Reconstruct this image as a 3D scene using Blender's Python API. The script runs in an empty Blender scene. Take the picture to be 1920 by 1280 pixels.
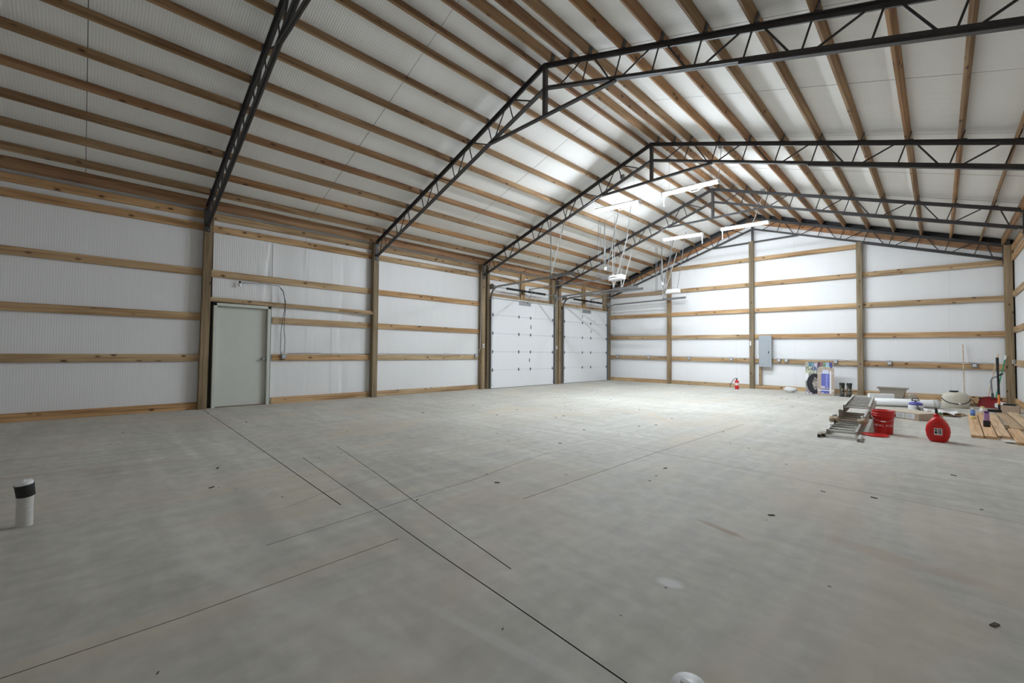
import bpy, bmesh, math, random
from mathutils import Vector, Matrix
random.seed(7)
sc = bpy.context.scene
COL = sc.collection
PI = math.pi

# ------------------------------------------------------------------ camera
FPX, YAW, PITCH, ROLL = 798.49, .7868, .0261, .0084
CAM = Vector((10.5044, -16.5833, 1.1839))
cy, sy, cp, sp = math.cos(YAW), math.sin(YAW), math.cos(PITCH), math.sin(PITCH)
fwd = Vector((-sy*cp, cy*cp, sp)); rgt = Vector((cy, sy, 0)); up = rgt.cross(fwd)
r2 = rgt*math.cos(ROLL) + up*math.sin(ROLL); u2 = up*math.cos(ROLL) - rgt*math.sin(ROLL)
cd = bpy.data.cameras.new('camera'); cam = bpy.data.objects.new('camera', cd); COL.objects.link(cam)
cam.matrix_world = Matrix(((r2.x, u2.x, -fwd.x, CAM.x), (r2.y, u2.y, -fwd.y, CAM.y), (r2.z, u2.z, -fwd.z, CAM.z), (0, 0, 0, 1)))
cd.sensor_width = 36; cd.lens = FPX*36/1920; cd.clip_start = .05; cd.clip_end = 100
sc.camera = cam
# ------------------------------------------------------------------ world, exposure
w = bpy.data.worlds.new('world'); sc.world = w; w.use_nodes = True
w.node_tree.nodes['Background'].inputs[0].default_value = (.6, .7, .8, 1)
w.node_tree.nodes['Background'].inputs[1].default_value = .02
sc.view_settings.view_transform = 'Standard'; sc.view_settings.look = 'None'
sc.view_settings.gamma = 1; sc.view_settings.use_curve_mapping = False
sc.view_settings.exposure = 0.0
TUBE, TUBE_FAR = 515.0, 265.0                      # emission of the four shop lights
TUBE_COL = (.85, .94, 1.02)

# ------------------------------------------------------------------ materials
def nt(name):
    m = bpy.data.materials.new(name); m.use_nodes = True
    n = m.node_tree; return m, n, n.nodes['Principled BSDF']
def N(n, t, **k):
    x = n.nodes.new(t)
    for a, b in k.items(): setattr(x, a, b)
    return x
def plain(name, c, rough=.6, metal=0., noise=0., nscale=20, bump=0.):
    m, n, b = nt(name)
    b.inputs['Roughness'].default_value = rough; b.inputs['Metallic'].default_value = metal
    tc = N(n, 'ShaderNodeTexCoord'); no = N(n, 'ShaderNodeTexNoise'); no.inputs['Scale'].default_value = nscale
    no.inputs['Detail'].default_value = 5
    n.links.new(tc.outputs['Object'], no.inputs['Vector'])
    mx = N(n, 'ShaderNodeMix', data_type='RGBA')
    mx.inputs[6].default_value = (*[x*(1-noise) for x in c], 1); mx.inputs[7].default_value = (*[min(1, x*(1+noise)) for x in c], 1)
    n.links.new(no.outputs['Fac'], mx.inputs[0]); n.links.new(mx.outputs[2], b.inputs['Base Color'])
    if bump:
        bp = N(n, 'ShaderNodeBump'); bp.inputs['Strength'].default_value = bump; bp.inputs['Distance'].default_value = .01
        n.links.new(no.outputs['Fac'], bp.inputs['Height']); n.links.new(bp.outputs[0], b.inputs['Normal'])
    return m
def mth(n, op, a, b=None, c=None):
    x = N(n, 'ShaderNodeMath', operation=op)
    for i, v in enumerate((a, b, c)):
        if v is None: continue
        if isinstance(v, (int, float)): x.inputs[i].default_value = v
        else: n.links.new(v, x.inputs[i])
    return x.outputs[0]
def wood(name, cols, knots=1.0, rough=.75):
    m, n, b = nt(name); b.inputs['Roughness'].default_value = rough
    tc = N(n, 'ShaderNodeTexCoord'); oi = N(n, 'ShaderNodeObjectInfo')
    off = N(n, 'ShaderNodeVectorMath', operation='ADD'); cmb = N(n, 'ShaderNodeCombineXYZ')
    rs = mth(n, 'MULTIPLY', oi.outputs['Random'], 61.0)
    for i in range(3): n.links.new(rs, cmb.inputs[i])
    n.links.new(tc.outputs['Object'], off.inputs[0]); n.links.new(cmb.outputs[0], off.inputs[1])
    mp = N(n, 'ShaderNodeMapping'); mp.inputs['Scale'].default_value = (.9, 22, 22)
    n.links.new(off.outputs[0], mp.inputs[0])
    g = N(n, 'ShaderNodeTexNoise'); g.inputs['Scale'].default_value = 1.0; g.inputs['Detail'].default_value = 6; g.inputs['Distortion'].default_value = .6
    n.links.new(mp.outputs[0], g.inputs['Vector'])
    mp2 = N(n, 'ShaderNodeMapping'); mp2.inputs['Scale'].default_value = (.7, 3.5, 3.5); n.links.new(off.outputs[0], mp2.inputs[0])
    g2 = N(n, 'ShaderNodeTexNoise'); g2.inputs['Scale'].default_value = 1.0; g2.inputs['Detail'].default_value = 3; n.links.new(mp2.outputs[0], g2.inputs['Vector'])
    rp = N(n, 'ShaderNodeValToRGB'); rp.color_ramp.elements[0].color = (*cols[0], 1); rp.color_ramp.elements[1].color = (*cols[2], 1)
    rp.color_ramp.elements[0].position = .37; rp.color_ramp.elements[1].position = .64
    e = rp.color_ramp.elements.new(.5); e.color = (*cols[1], 1)
    s = mth(n, 'MULTIPLY', g.outputs['Fac'], .6); s = mth(n, 'MULTIPLY_ADD', g2.outputs['Fac'], .4, s)
    n.links.new(s, rp.inputs[0])
    # tint per board
    rr = N(n, 'ShaderNodeValToRGB')
    els = [(0, (.78, .74, .68)), (.25, (1.05, 1.03, 1.0)), (.5, (.92, .85, .76)), (.7, (1.12, .93, .74)), (1, (.98, 1.0, .98))]
    rr.color_ramp.elements[0].color = (*els[0][1], 1); rr.color_ramp.elements[1].color = (*els[-1][1], 1)
    for p, c in els[1:-1]:
        e = rr.color_ramp.elements.new(p); e.color = (*c, 1)
    n.links.new(oi.outputs['Random'], rr.inputs[0])
    mu = N(n, 'ShaderNodeMix', data_type='RGBA', blend_type='MULTIPLY'); mu.inputs[0].default_value = 1
    n.links.new(rp.outputs[0], mu.inputs[6]); n.links.new(rr.outputs[0], mu.inputs[7])
    # knots
    mp3 = N(n, 'ShaderNodeMapping'); mp3.inputs['Scale'].default_value = (3.4, 6.5, 6.5); n.links.new(off.outputs[0], mp3.inputs[0])
    v = N(n, 'ShaderNodeTexVoronoi'); v.inputs['Scale'].default_value = 1.0; v.inputs['Randomness'].default_value = 1
    n.links.new(mp3.outputs[0], v.inputs['Vector'])
    kr = N(n, 'ShaderNodeValToRGB'); kr.color_ramp.elements[0].position = .06*knots; kr.color_ramp.elements[1].position = .20*knots+.01
    kr.color_ramp.elements[0].color = (.16, .10, .06, 1); kr.color_ramp.elements[1].color = (1, 1, 1, 1)
    n.links.new(v.outputs['Distance'], kr.inputs[0])
    m2 = N(n, 'ShaderNodeMix', data_type='RGBA', blend_type='MULTIPLY'); m2.inputs[0].default_value = 1
    n.links.new(mu.outputs[2], m2.inputs[6]); n.links.new(kr.outputs[0], m2.inputs[7])
    n.links.new(m2.outputs[2], b.inputs['Base Color'])
    bp = N(n, 'ShaderNodeBump'); bp.inputs['Strength'].default_value = .25; bp.inputs['Distance'].default_value = .004
    n.links.new(g.outputs['Fac'], bp.inputs['Height']); n.links.new(bp.outputs[0], b.inputs['Normal'])
    return m
def sheeting(name, c, rib=.15, rough=.5):
    m, n, b = nt(name); b.inputs['Roughness'].default_value = rough
    tc = N(n, 'ShaderNodeTexCoord')
    wv = N(n, 'ShaderNodeTexWave', wave_type='BANDS', bands_direction='X'); wv.inputs['Scale'].default_value = 9.5
    wv.inputs['Distortion'].default_value = .6; wv.inputs['Detail'].default_value = 1; wv.inputs['Detail Scale'].default_value = .5
    mp = N(n, 'ShaderNodeMapping'); mp.inputs['Scale'].default_value = (1, .12, 1)
    n.links.new(tc.outputs['Object'], mp.inputs[0]); n.links.new(mp.outputs[0], wv.inputs['Vector'])
    no = N(n, 'ShaderNodeTexNoise'); no.inputs['Scale'].default_value = 2.0; no.inputs['Detail'].default_value = 4
    mp2 = N(n, 'ShaderNodeMapping'); mp2.inputs['Scale'].default_value = (3.0, .6, 1)
    n.links.new(tc.outputs['Object'], mp2.inputs[0]); n.links.new(mp2.outputs[0], no.inputs['Vector'])
    h = mth(n, 'MULTIPLY_ADD', no.outputs['Fac'], 3.0, wv.outputs['Fac'])
    bp = N(n, 'ShaderNodeBump'); bp.inputs['Strength'].default_value = rib; bp.inputs['Distance'].default_value = .006
    n.links.new(h, bp.inputs['Height']); n.links.new(bp.outputs[0], b.inputs['Normal'])
    mx = N(n, 'ShaderNodeMix', data_type='RGBA'); mx.inputs[6].default_value = (*[x*.95 for x in c], 1); mx.inputs[7].default_value = (*[x*1.03 for x in c], 1)
    s = mth(n, 'MULTIPLY', wv.outputs['Fac'], .5); s = mth(n, 'MULTIPLY_ADD', no.outputs['Fac'], .5, s)
    n.links.new(s, mx.inputs[0]); n.links.new(mx.outputs[2], b.inputs['Base Color'])
    return m
STAINS = [(9.42, -13.5, -.3, .22, .035, (.36, .24, .15), .6), (9.51, -14.42, .2, .07, .05, (.8, .8, .78), .7), (6.8, -9.0, -.8, .9, .06, (.60, .47, .32), .5),
          (10.3, -13.2, -.2, .5, .10, (.45, .34, .25), .35), (7.55, -15.0, -.16, 1.1, .12, (.36, .35, .33), .35), (7.0, -15.7, -.1, .9, .10, (.37, .36, .34), .3),
          (8.3, -15.9, .3, 1.2, .06, (.66, .65, .62), .3), (9.3, -15.35, .15, .8, .03, (.66, .65, .62), .35), (3.0, -15.4, 1.2, 1.6, .08, (.64, .62, .57), .35),
          (10.7, -8.7, -.1, .5, .03, (.42, .36, .28), .35), (10.2, -7.0, -.1, .35, .03, (.42, .37, .30), .4), (4.6, -16.6, 1.35, 1.4, .1, (.47, .38, .30), .35), (1.3, -15.8, 1.5, 1.5, .15, (.56, .45, .33), .4)]
def concrete():
    m, n, b = nt('concrete'); b.inputs['Roughness'].default_value = .55
    tc = N(n, 'ShaderNodeTexCoord')
    def noise(scale, sc3, det=6, dist=0., rot=0.):
        mp = N(n, 'ShaderNodeMapping'); mp.inputs['Scale'].default_value = sc3; mp.inputs['Rotation'].default_value = (0, 0, rot)
        n.links.new(tc.outputs['Object'], mp.inputs[0])
        x = N(n, 'ShaderNodeTexNoise'); x.inputs['Scale'].default_value = scale; x.inputs['Detail'].default_value = det; x.inputs['Distortion'].default_value = dist
        n.links.new(mp.outputs[0], x.inputs['Vector']); return x.outputs['Fac']
    def ramp(f, p0, c0, p1, c1):
        r = N(n, 'ShaderNodeValToRGB'); r.color_ramp.elements[0].position = p0; r.color_ramp.elements[1].position = p1
        r.color_ramp.elements[0].color = (*c0, 1); r.color_ramp.elements[1].color = (*c1, 1); n.links.new(f, r.inputs[0]); return r.outputs[0]
    def mix(f, a, bb, bt='MIX'):
        x = N(n, 'ShaderNodeMix', data_type='RGBA', blend_type=bt)
        for s, v in ((0, f), (6, a), (7, bb)):
            if isinstance(v, (int, float)): x.inputs[s].default_value = v
            elif isinstance(v, tuple): x.inputs[s].default_value = (*v, 1)
            else: n.links.new(v, x.inputs[s])
        return x.outputs[2]
    big = noise(.55, (1, 1, 1), 5, .8)
    fine = noise(9, (1, 1, 1), 8)
    str1 = noise(1.6, (.35, 3.0, 1), 7, .7, .5)
    str2 = noise(2.2, (3.2, .3, 1), 6, .5, -.2)
    tan = noise(.8, (1, .5, 1), 4, 1.2, .9)
    c = ramp(big, .36, (.52, .498, .440), .64, (.60, .58, .525))
    c = mix(1.0, c, ramp(str1, .34, (.89, .89, .89), .66, (1.06, 1.06, 1.06)), 'MULTIPLY')
    c = mix(1.0, c, ramp(str2, .36, (.93, .93, .93), .64, (1.04, 1.04, 1.04)), 'MULTIPLY')
    c = mix(1.0, c, ramp(fine, .36, (.91, .91, .91), .64, (1.05, 1.05, 1.05)), 'MULTIPLY')
    c = mix(ramp(tan, .52, (0, 0, 0), .66, (.45, .45, .45)), c, (.60, .51, .39))
    vo = N(n, 'ShaderNodeTexVoronoi'); vo.inputs['Scale'].default_value = 2.4; n.links.new(tc.outputs['Object'], vo.inputs['Vector'])
    c = mix(1.0, c, ramp(vo.outputs['Distance'], .012, (.35, .30, .26), .03, (1, 1, 1)), 'MULTIPLY')
    wob = noise(5, (1, 1, 1), 5)
    for (x, y, a, rx, ry, colr, amt) in STAINS:
        mp = N(n, 'ShaderNodeMapping', vector_type='TEXTURE'); mp.inputs['Location'].default_value = (x, y, 0)
        mp.inputs['Rotation'].default_value = (0, 0, a); mp.inputs['Scale'].default_value = (rx, ry, 1)
        n.links.new(tc.outputs['Object'], mp.inputs[0])
        ln = N(n, 'ShaderNodeVectorMath', operation='LENGTH'); n.links.new(mp.outputs[0], ln.inputs[0])
        d = mth(n, 'MULTIPLY_ADD', wob, 1.3, ln.outputs['Value'])
        c = mix(ramp(mth(n, 'MULTIPLY', d, .4), .48, (amt,)*3, .72, (0, 0, 0)), c, colr)
    n.links.new(c, b.inputs['Base Color'])
    n.links.new(ramp(str1, .3, (.66,)*3, .7, (.82,)*3), b.inputs['Roughness'])
    rip = noise(7, (1, .28, 1), 3, .4, -.12)
    h = mth(n, 'MULTIPLY_ADD', str1, .5, fine)
    h = mth(n, 'MULTIPLY_ADD', rip, .5, h)
    bp = N(n, 'ShaderNodeBump'); bp.inputs['Strength'].default_value = .3; bp.inputs['Distance'].default_value = .0025
    n.links.new(h, bp.inputs['Height']); n.links.new(bp.outputs[0], b.inputs['Normal'])
    return m
def vcol(name, rough=.5):
    m, n, b = nt(name); b.inputs['Roughness'].default_value = rough
    a = N(n, 'ShaderNodeVertexColor'); a.layer_name = 'print'; n.links.new(a.outputs[0], b.inputs['Base Color']); return m
def emit(name, c, s):
    m, n, b = nt(name); b.inputs['Base Color'].default_value = (.8, .8, .8, 1)
    b.inputs['Emission Color'].default_value = (*c, 1); b.inputs['Emission Strength'].default_value = s; return m
def camo():
    m, n, b = nt('camouflage_rubber'); b.inputs['Roughness'].default_value = .55
    tc = N(n, 'ShaderNodeTexCoord'); no = N(n, 'ShaderNodeTexNoise'); no.inputs['Scale'].default_value = 28; no.inputs['Detail'].default_value = 2
    n.links.new(tc.outputs['Object'], no.inputs['Vector'])
    r = N(n, 'ShaderNodeValToRGB'); r.color_ramp.interpolation = 'CONSTANT'
    r.color_ramp.elements[0].color = (.015, .015, .012, 1); r.color_ramp.elements[1].position = .47; r.color_ramp.elements[1].color = (.05, .05, .03, 1)
    e = r.color_ramp.elements.new(.55); e.color = (.22, .2, .16, 1)
    e = r.color_ramp.elements.new(.64); e.color = (.45, .43, .38, 1)
    n.links.new(no.outputs['Fac'], r.inputs[0]); n.links.new(r.outputs[0], b.inputs['Base Color']); return m

PINE = wood('pine', ((.29, .18, .088), (.49, .345, .20), (.64, .48, .30)))
PURL = wood('purlin_pine', ((.20, .115, .055), (.31, .195, .105), (.45, .31, .18)))
REDW = wood('reddish_pine', ((.22, .115, .06), (.32, .18, .095), (.42, .265, .15)))
TREAT = wood('treated_post', ((.17, .135, .085), (.27, .215, .14), (.37, .30, .21)), .8)
PLANK = wood('fresh_pine', ((.46, .31, .19), (.64, .48, .32), (.74, .58, .42)), .6)
POLEW = wood('pale_handle_wood', ((.55, .42, .31), (.66, .53, .41), (.74, .61, .50)), .0)
WALLS = sheeting('white_insulation', (.87, .87, .875))
ROOFS = sheeting('white_roof_insulation', (.87, .865, .84), .22, .8)
CREASE = sheeting('creased_insulation', (.87, .87, .875), .3, .38)
SIDING = plain('unlit_look_siding', (.03, .03, .03), .6)  # near-black: the unlit look behind gaps and seams is put into the colour
CONC = concrete()
JOINT = plain('joint_dirt', (.06, .052, .045), .9, 0, .3, 30)
STEEL = plain('black_steel', (.055, .052, .052), .5, .2, .3, 12)
GALV = plain('galvanised_steel', (.36, .37, .38), .38, .75, .2, 40)
ALU = plain('aluminium', (.66, .65, .62), .4, .45, .2, 25)
ALUD = plain('dusty_aluminium', (.30, .25, .20), .6, .2, .35, 30)
DWHITE = plain('door_white', (.80, .81, .83), .45, 0, .02, 3)
PAINT = plain('door_paint', (.66, .68, .62), .45, 0, .04, 6)
WHITE = plain('white_plastic', (.82, .82, .82), .4)
CREAM = plain('cream_plastic', (.66, .62, .52), .5, 0, .08, 6)
RED = plain('red_plastic', (.62, .015, .012), .35, 0, .06, 8)
DRED = plain('dark_red_plastic', (.30, .012, .018), .4, 0, .1, 8)
BLACK = plain('black_plastic', (.012, .012, .013), .45)
RUBBER = plain('black_rubber', (.02, .02, .02), .7)
GREY = plain('panel_grey', (.36, .39, .42), .5, 0, .03, 8)
TAUPE = plain('taupe_plastic', (.30, .265, .215), .6, 0, .05, 10)
CARD = plain('cardboard', (.47, .36, .27), .8, 0, .07, 14)
PALEC = plain('pale_cardboard', (.62, .54, .43), .8, 0, .05, 14)
PURPLE = plain('purple_blue_plastic', (.10, .09, .42), .4)
PVC = plain('dusty_pvc', (.62, .60, .57), .5, 0, .15, 60)
CLOTH = plain('tan_cloth', (.45, .36, .25), .9, 0, .25, 30, .8)
GREEN = plain('green_metal', (.03, .30, .12), .4)
BAG = plain('white_bag', (.75, .74, .74), .5, 0, .12, 30, .8)
LEDM = emit('tube_light', TUBE_COL, TUBE)
LEDF = emit('tube_light_far', TUBE_COL, TUBE_FAR)
BULB = plain('frosted_bulb', (.85, .86, .88), .15)
PRINT = vcol('printed_card', .35)
CAMO = camo()
BROWNP = plain('brown_paper', (.35, .22, .11), .8, 0, .2, 20, .5)
BLUE = plain('blue_can', (.12, .25, .62), .35)
YELLOW = plain('pale_yellow', (.72, .62, .25), .4)
LILAC = plain('lilac', (.40, .25, .50), .4, 0, .2, 40)
ORANGE = plain('orange_band', (.75, .25, .05), .5)
GAPDARK = plain('painted_gap_darkness', (.012, .011, .012), .7)  # black that stands in for the darkness of the gap above the rafters

# ------------------------------------------------------------------ helpers
WM = {}
I4 = Matrix.Identity(4)
def T(x, y=None, z=None):
    return Matrix.Translation(x if y is None else (x, y, z))
def RZ(a): return Matrix.Rotation(a, 4, 'Z')
def put(o, M=I4, parent=None):
    COL.objects.link(o)
    if parent is not None:
        o.parent = parent; o.matrix_basis = WM[parent.name].inverted() @ M
    else: o.matrix_basis = M
    WM[o.name] = M.copy()
    return o
def tag(o, label=None, cat=None, group=None, kind=None):
    if label: o['label'] = label
    if cat: o['category'] = cat
    if group: o['group'] = group
    if kind: o['kind'] = kind
    return o
def root(name, M, label=None, cat=None, group=None, kind=None):
    o = bpy.data.objects.new(name, None); o.empty_display_size = .1
    put(o, M if isinstance(M, Matrix) else T(M)); return tag(o, label, cat, group, kind)
class MB:
    """collects shapes in world (or local) coordinates; build() links them as one mesh object"""
    def __init__(s): s.v = []; s.f = []; s.sm = []
    def add(s, vs, fs, smooth=False, M=None):
        o = len(s.v); s.v += [tuple(M @ Vector(p)) if M else tuple(p) for p in vs]
        s.f += [tuple(i+o for i in f) for f in fs]; s.sm += [smooth]*len(fs); return s
    def box(s, a, b, M=None):
        (x0, y0, z0), (x1, y1, z1) = a, b
        vs = [(x0, y0, z0), (x1, y0, z0), (x1, y1, z0), (x0, y1, z0), (x0, y0, z1), (x1, y0, z1), (x1, y1, z1), (x0, y1, z1)]
        return s.add(vs, [(0, 3, 2, 1), (4, 5, 6, 7), (0, 1, 5, 4), (1, 2, 6, 5), (2, 3, 7, 6), (3, 0, 4, 7)], M=M)
    def bbox(s, a, b, r=.01, M=None):
        """box with rounded (chamfered) edges"""
        bm = bmesh.new(); bmesh.ops.create_cube(bm, size=1)
        for v in bm.verts:
            v.co = Vector([(a[i]+b[i])/2 + v.co[i]*(b[i]-a[i]) for i in range(3)])
        bmesh.ops.bevel(bm, geom=bm.edges[:], offset=r, segments=2, affect='EDGES', profile=.5)
        bm.verts.index_update()
        s.add([v.co.copy() for v in bm.verts], [tuple(v.index for v in f.verts) for f in bm.faces], M=M); bm.free(); return s
    def tube(s, pts, r, n=8, cap=True, M=None, smooth=True):
        pts = [Vector(p) for p in pts]; rings = []; vs = []; fs = []
        rr = r if isinstance(r, (list, tuple)) else [r]*len(pts)
        ref = None
        for i, p in enumerate(pts):
            d = (pts[min(i+1, len(pts)-1)] - pts[max(i-1, 0)]).normalized()
            if ref is None: ref = Vector((0, 0, 1)) if abs(d.z) < .9 else Vector((1, 0, 0))
            a = d.cross(ref).normalized(); b = a.cross(d).normalized(); ref = b
            for k in range(n):
                t = 2*PI*k/n; vs.append(p + a*math.cos(t)*rr[i] + b*math.sin(t)*rr[i])
        for i in range(len(pts)-1):
            for k in range(n):
                fs.append((i*n+k, i*n+(k+1) % n, (i+1)*n+(k+1) % n, (i+1)*n+k))
        s.add(vs, fs, smooth, M)
        if cap:
            s.add(vs[:n], [tuple(range(n))[::-1]], False, M); s.add(vs[-n:], [tuple(range(n))], False, M)
        return s
    def lathe(s, prof, n=24, M=None, smooth=True, sx=1., sy=1.):
        vs = []; fs = []
        for (r, z) in prof:
            for k in range(n):
                t = 2*PI*k/n; vs.append((r*math.cos(t)*sx, r*math.sin(t)*sy, z))
        for i in range(len(prof)-1):
            for k in range(n):
                fs.append((i*n+k, i*n+(k+1) % n, (i+1)*n+(k+1) % n, (i+1)*n+k))
        s.add(vs, fs, smooth, M); return s
    def prism(s, poly, z0, z1, M=None):
        n = len(poly); vs = [(x, y, z0) for x, y in poly] + [(x, y, z1) for x, y in poly]
        fs = [tuple(range(n))[::-1], tuple(range(n, 2*n))] + [(i, (i+1) % n, n+(i+1) % n, n+i) for i in range(n)]
        return s.add(vs, fs, M=M)
    def mesh(s, name, mat):
        me = bpy.data.meshes.new(name); me.from_pydata(s.v, [], s.f)
        me.polygons.foreach_set('use_smooth', s.sm); me.materials.append(mat); me.update(); return me
    def build(s, name, mat, parent=None, M=None, label=None, cat=None, group=None, kind=None):
        """vertices are in world space unless M is given (then they are local to M)"""
        if M is None:
            M = WM[parent.name] if parent is not None else I4
            inv = M.inverted(); s.v = [tuple(inv @ Vector(p)) for p in s.v]
        o = bpy.data.objects.new(name, s.mesh(name, mat)); put(o, M, parent); return tag(o, label, cat, group, kind)
def frame(p0, p1, upv=(0, 0, 1)):
    p0, p1 = Vector(p0), Vector(p1); x = (p1-p0).normalized(); u = Vector(upv)
    z = (u - x*u.dot(x)).normalized(); y = z.cross(x); c = (p0+p1)/2
    return Matrix(((x.x, y.x, z.x, c.x), (x.y, y.y, z.y, c.y), (x.z, y.z, z.z, c.z), (0, 0, 0, 1))), (p1-p0).length
BEAMS = {}
def beam(name, mat, p0, p1, wy, hz, parent=None, upv=(0, 0, 1), **k):
    """a board whose own X axis runs along its length, so the grain follows it"""
    M, L = frame(p0, p1, upv); key = (round(L, 3), wy, hz, mat.name)
    if key not in BEAMS:
        b = MB(); c = min(.003, wy*.1, hz*.1); x = L/2; y = wy/2; z = hz/2
        prof = [(-y+c, -z), (y-c, -z), (y, -z+c), (y, z-c), (y-c, z), (-y+c, z), (-y, z-c), (-y, -z+c)]
        vs = [(-x, q[0], q[1]) for q in prof] + [(x, q[0], q[1]) for q in prof]
        fs = [tuple(range(8))[::-1], tuple(range(8, 16))] + [(i, (i+1) % 8, 8+(i+1) % 8, 8+i) for i in range(8)]
        b.add(vs, fs); BEAMS[key] = b.mesh(name, mat)
    o = bpy.data.objects.new(name, BEAMS[key]); put(o, M, parent); return tag(o, **k)
def copy_tree(o, M, parent=None):
    c = o.copy(); put(c, M, parent)
    for ch in [x for x in COL.objects if x.parent == o]:
        copy_tree(ch, M @ WM[o.name].inverted() @ WM[ch.name], c)
    return c
def arc(c, r, a0, a1, n, pl='xz', const=0):
    out = []
    for i in range(n+1):
        t = a0+(a1-a0)*i/n; u, v = c[0]+r*math.cos(t), c[1]+r*math.sin(t)
        out.append((u, const, v) if pl == 'xz' else (const, u, v))
    return out

# ------------------------------------------------------------------ dimensions
W = 11.8245; YF = -18.75; S = .3376; SA = math.atan(S)
def rz(x): return 4.055 + S*(min(x, W-x)-.12)          # top of the truss chords = underside of the purlins
PH = .14
ROOFUP = PH/math.cos(SA)
POSTY = [-14.93, -11.27, -7.54, -3.81]
GZ = [1.03, 1.86, 2.76, 3.685, 3.93]

# ------------------------------------------------------------------ floor, with its sawn joints
def floor():
    b = MB().box((-.15, YF-.15, -.15), (W+.15, .15, 0)); me = b.mesh('floor', CONC)
    o = bpy.data.objects.new('floor', me); put(o); tag(o, kind='structure')
    c = MB()
    def groove(pts, wd=.006):
        for a, d in zip(pts[:-1], pts[1:]):
            a = Vector((*a, 0)); d = Vector((*d, 0)); t = (d-a).normalized(); q = Vector((-t.y, t.x, 0))*wd/2
            a = a - t*.004; d = d + t*.004
            vs = [a-q, d-q, d+q, a+q]
            c.add([v-Vector((0, 0, .012)) for v in vs]+[v+Vector((0, 0, .01)) for v in vs],
                  [(0, 3, 2, 1), (4, 5, 6, 7), (0, 1, 5, 4), (1, 2, 6, 5), (2, 3, 7, 6), (3, 0, 4, 7)])
    groove([(.15, -14.925), (3.5, -15.03), (7.23, -15.17)], .009)
    groove([(5.51, -14.86), (6.9, -14.97), (8.3, -15.085), (9.0, -15.13), (W+.1, -15.34)], .007)
    groove([(5.18, -14.35), (6.6, -14.56), (7.7, -14.74), (8.83, -14.91)], .007)
    groove([(8.15, -8.64), (8.09, -11.6), (8.11, -14.05)], .006)
    groove([(7.21, -12.66), (7.30, -13.3), (7.43, -13.99), (7.48, -14.71), (7.6, -15.78)], .005)
    groove([(8.07, -15.16), (8.12, -16.25), (8.08, -18.7)], .005)
    groove([(7.0, -11.63), (8.6, -11.70), (W+.1, -11.90)], .005)
    groove([(6.75, -14.63), (6.85, -15.14), (7.01, -15.5)], .003)
    cu = bpy.data.objects.new('cutter', c.mesh('cutter', CONC)); COL.objects.link(cu)
    md = o.modifiers.new('cut', 'BOOLEAN'); md.operation = 'DIFFERENCE'; md.object = cu; md.solver = 'EXACT'; md.use_self = True
    bpy.context.view_layer.update()
    ev = o.evaluated_get(bpy.context.evaluated_depsgraph_get()); nm = bpy.data.meshes.new_from_object(ev)
    o.modifiers.clear(); o.data = nm; bpy.data.objects.remove(cu)
    nm.materials.append(JOINT)
    for p in nm.polygons:
        p.use_smooth = False
        if -.1 < p.center.z < -.0004: p.material_index = len(nm.materials)-1
floor()

# ------------------------------------------------------------------ insulation sheets
def sheet(parent, mat, O, U, V, lu, lv, amp=.003, crease=0., nv=10, pitch=.06, seed=0, name='insulation_panel'):
    """a wavy sheet: origin O, directions U and V; lv is a number or a function of u"""
    U, V = Vector(U).normalized(), Vector(V).normalized(); Nn = U.cross(V); O = Vector(O)
    M = Matrix(((U.x, V.x, Nn.x, O.x), (U.y, V.y, Nn.y, O.y), (U.z, V.z, Nn.z, O.z), (0, 0, 0, 1)))
    rd = random.Random(seed+int(lu*100)); nu = max(2, int(lu/pitch)); vs = []; fs = []
    ph = [(rd.uniform(0, 6.3), rd.uniform(3, 14), rd.uniform(0, 1.2)) for _ in range(5)]
    cr = [(rd.uniform(0, lu), rd.uniform(.06, .25), rd.uniform(-1, 1), rd.uniform(0, 6)) for _ in range(int(lu*4))]
    for i in range(nu+1):
        u = lu*i/nu; H = lv(u) if callable(lv) else lv
        for j in range(nv+1):
            v = H*j/nv
            z = sum(math.sin(u*f+p+v*g)/5 for p, f, g in ph)*amp
            if crease:
                for cu, cw, ca, cph in cr:
                    d = u - cu - .04*math.sin(v*2.2+cph)
                    if 0 <= d < cw: z += ca*crease*(1-d/cw)*(.6+.4*math.sin(v*3+cph))
            vs.append((u, v, z))
    for i in range(nu):
        for j in range(nv):
            a = i*(nv+1)+j; fs.append((a, a+nv+1, a+nv+2, a+1))
    b = MB(); b.add(vs, fs, True); return b.build(name, mat, parent, M)

# ---- left wall -----------------------------------------------------
def shell(name, pts):
    b = MB(); n = len(pts)//2
    b.add(pts, [tuple(range(n))[::-1], tuple(range(n, 2*n))] + [(i, (i+1) % n, n+(i+1) % n, n+i) for i in range(n)])
    return b.build(name, SIDING, kind='structure')
ET = rz(0)+ROOFUP+.02
def side_shell(name, x0, x1):
    return MB().box((x0, YF-.1, 0), (x1, .1, ET-.01)).build(name, SIDING, kind='structure')
WL = side_shell('wall_left', -.16, -.07)
WR = side_shell('wall_right', W+.07, W+.16)
def gable(name, y0, y1):
    pr = [(-.16, 0), (W+.16, 0), (W+.16, ET-.06), (W/2, rz(W/2)+ROOFUP+.01), (-.16, ET-.06)]
    pts = [(x, y0, z) for x, z in pr]+[(x, y1, z) for x, z in pr]
    return shell(name, pts)
WB = gable('wall_back', .07, .16)
WF = gable('wall_front', YF-.16, YF-.07)
XI = -.048
D1 = (-14.79, -13.69)       # walk door rough opening
G1 = (-7.22, -3.80); G2 = (-3.40, -.04)
def lsheet(y0, y1, z0, z1, **k): sheet(WL, k.pop('mat', WALLS), (XI, y0, z0), (0, 1, 0), (0, 0, 1), y1-y0+.012, z1-z0, **k)
TOPZ = ET-.03
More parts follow.
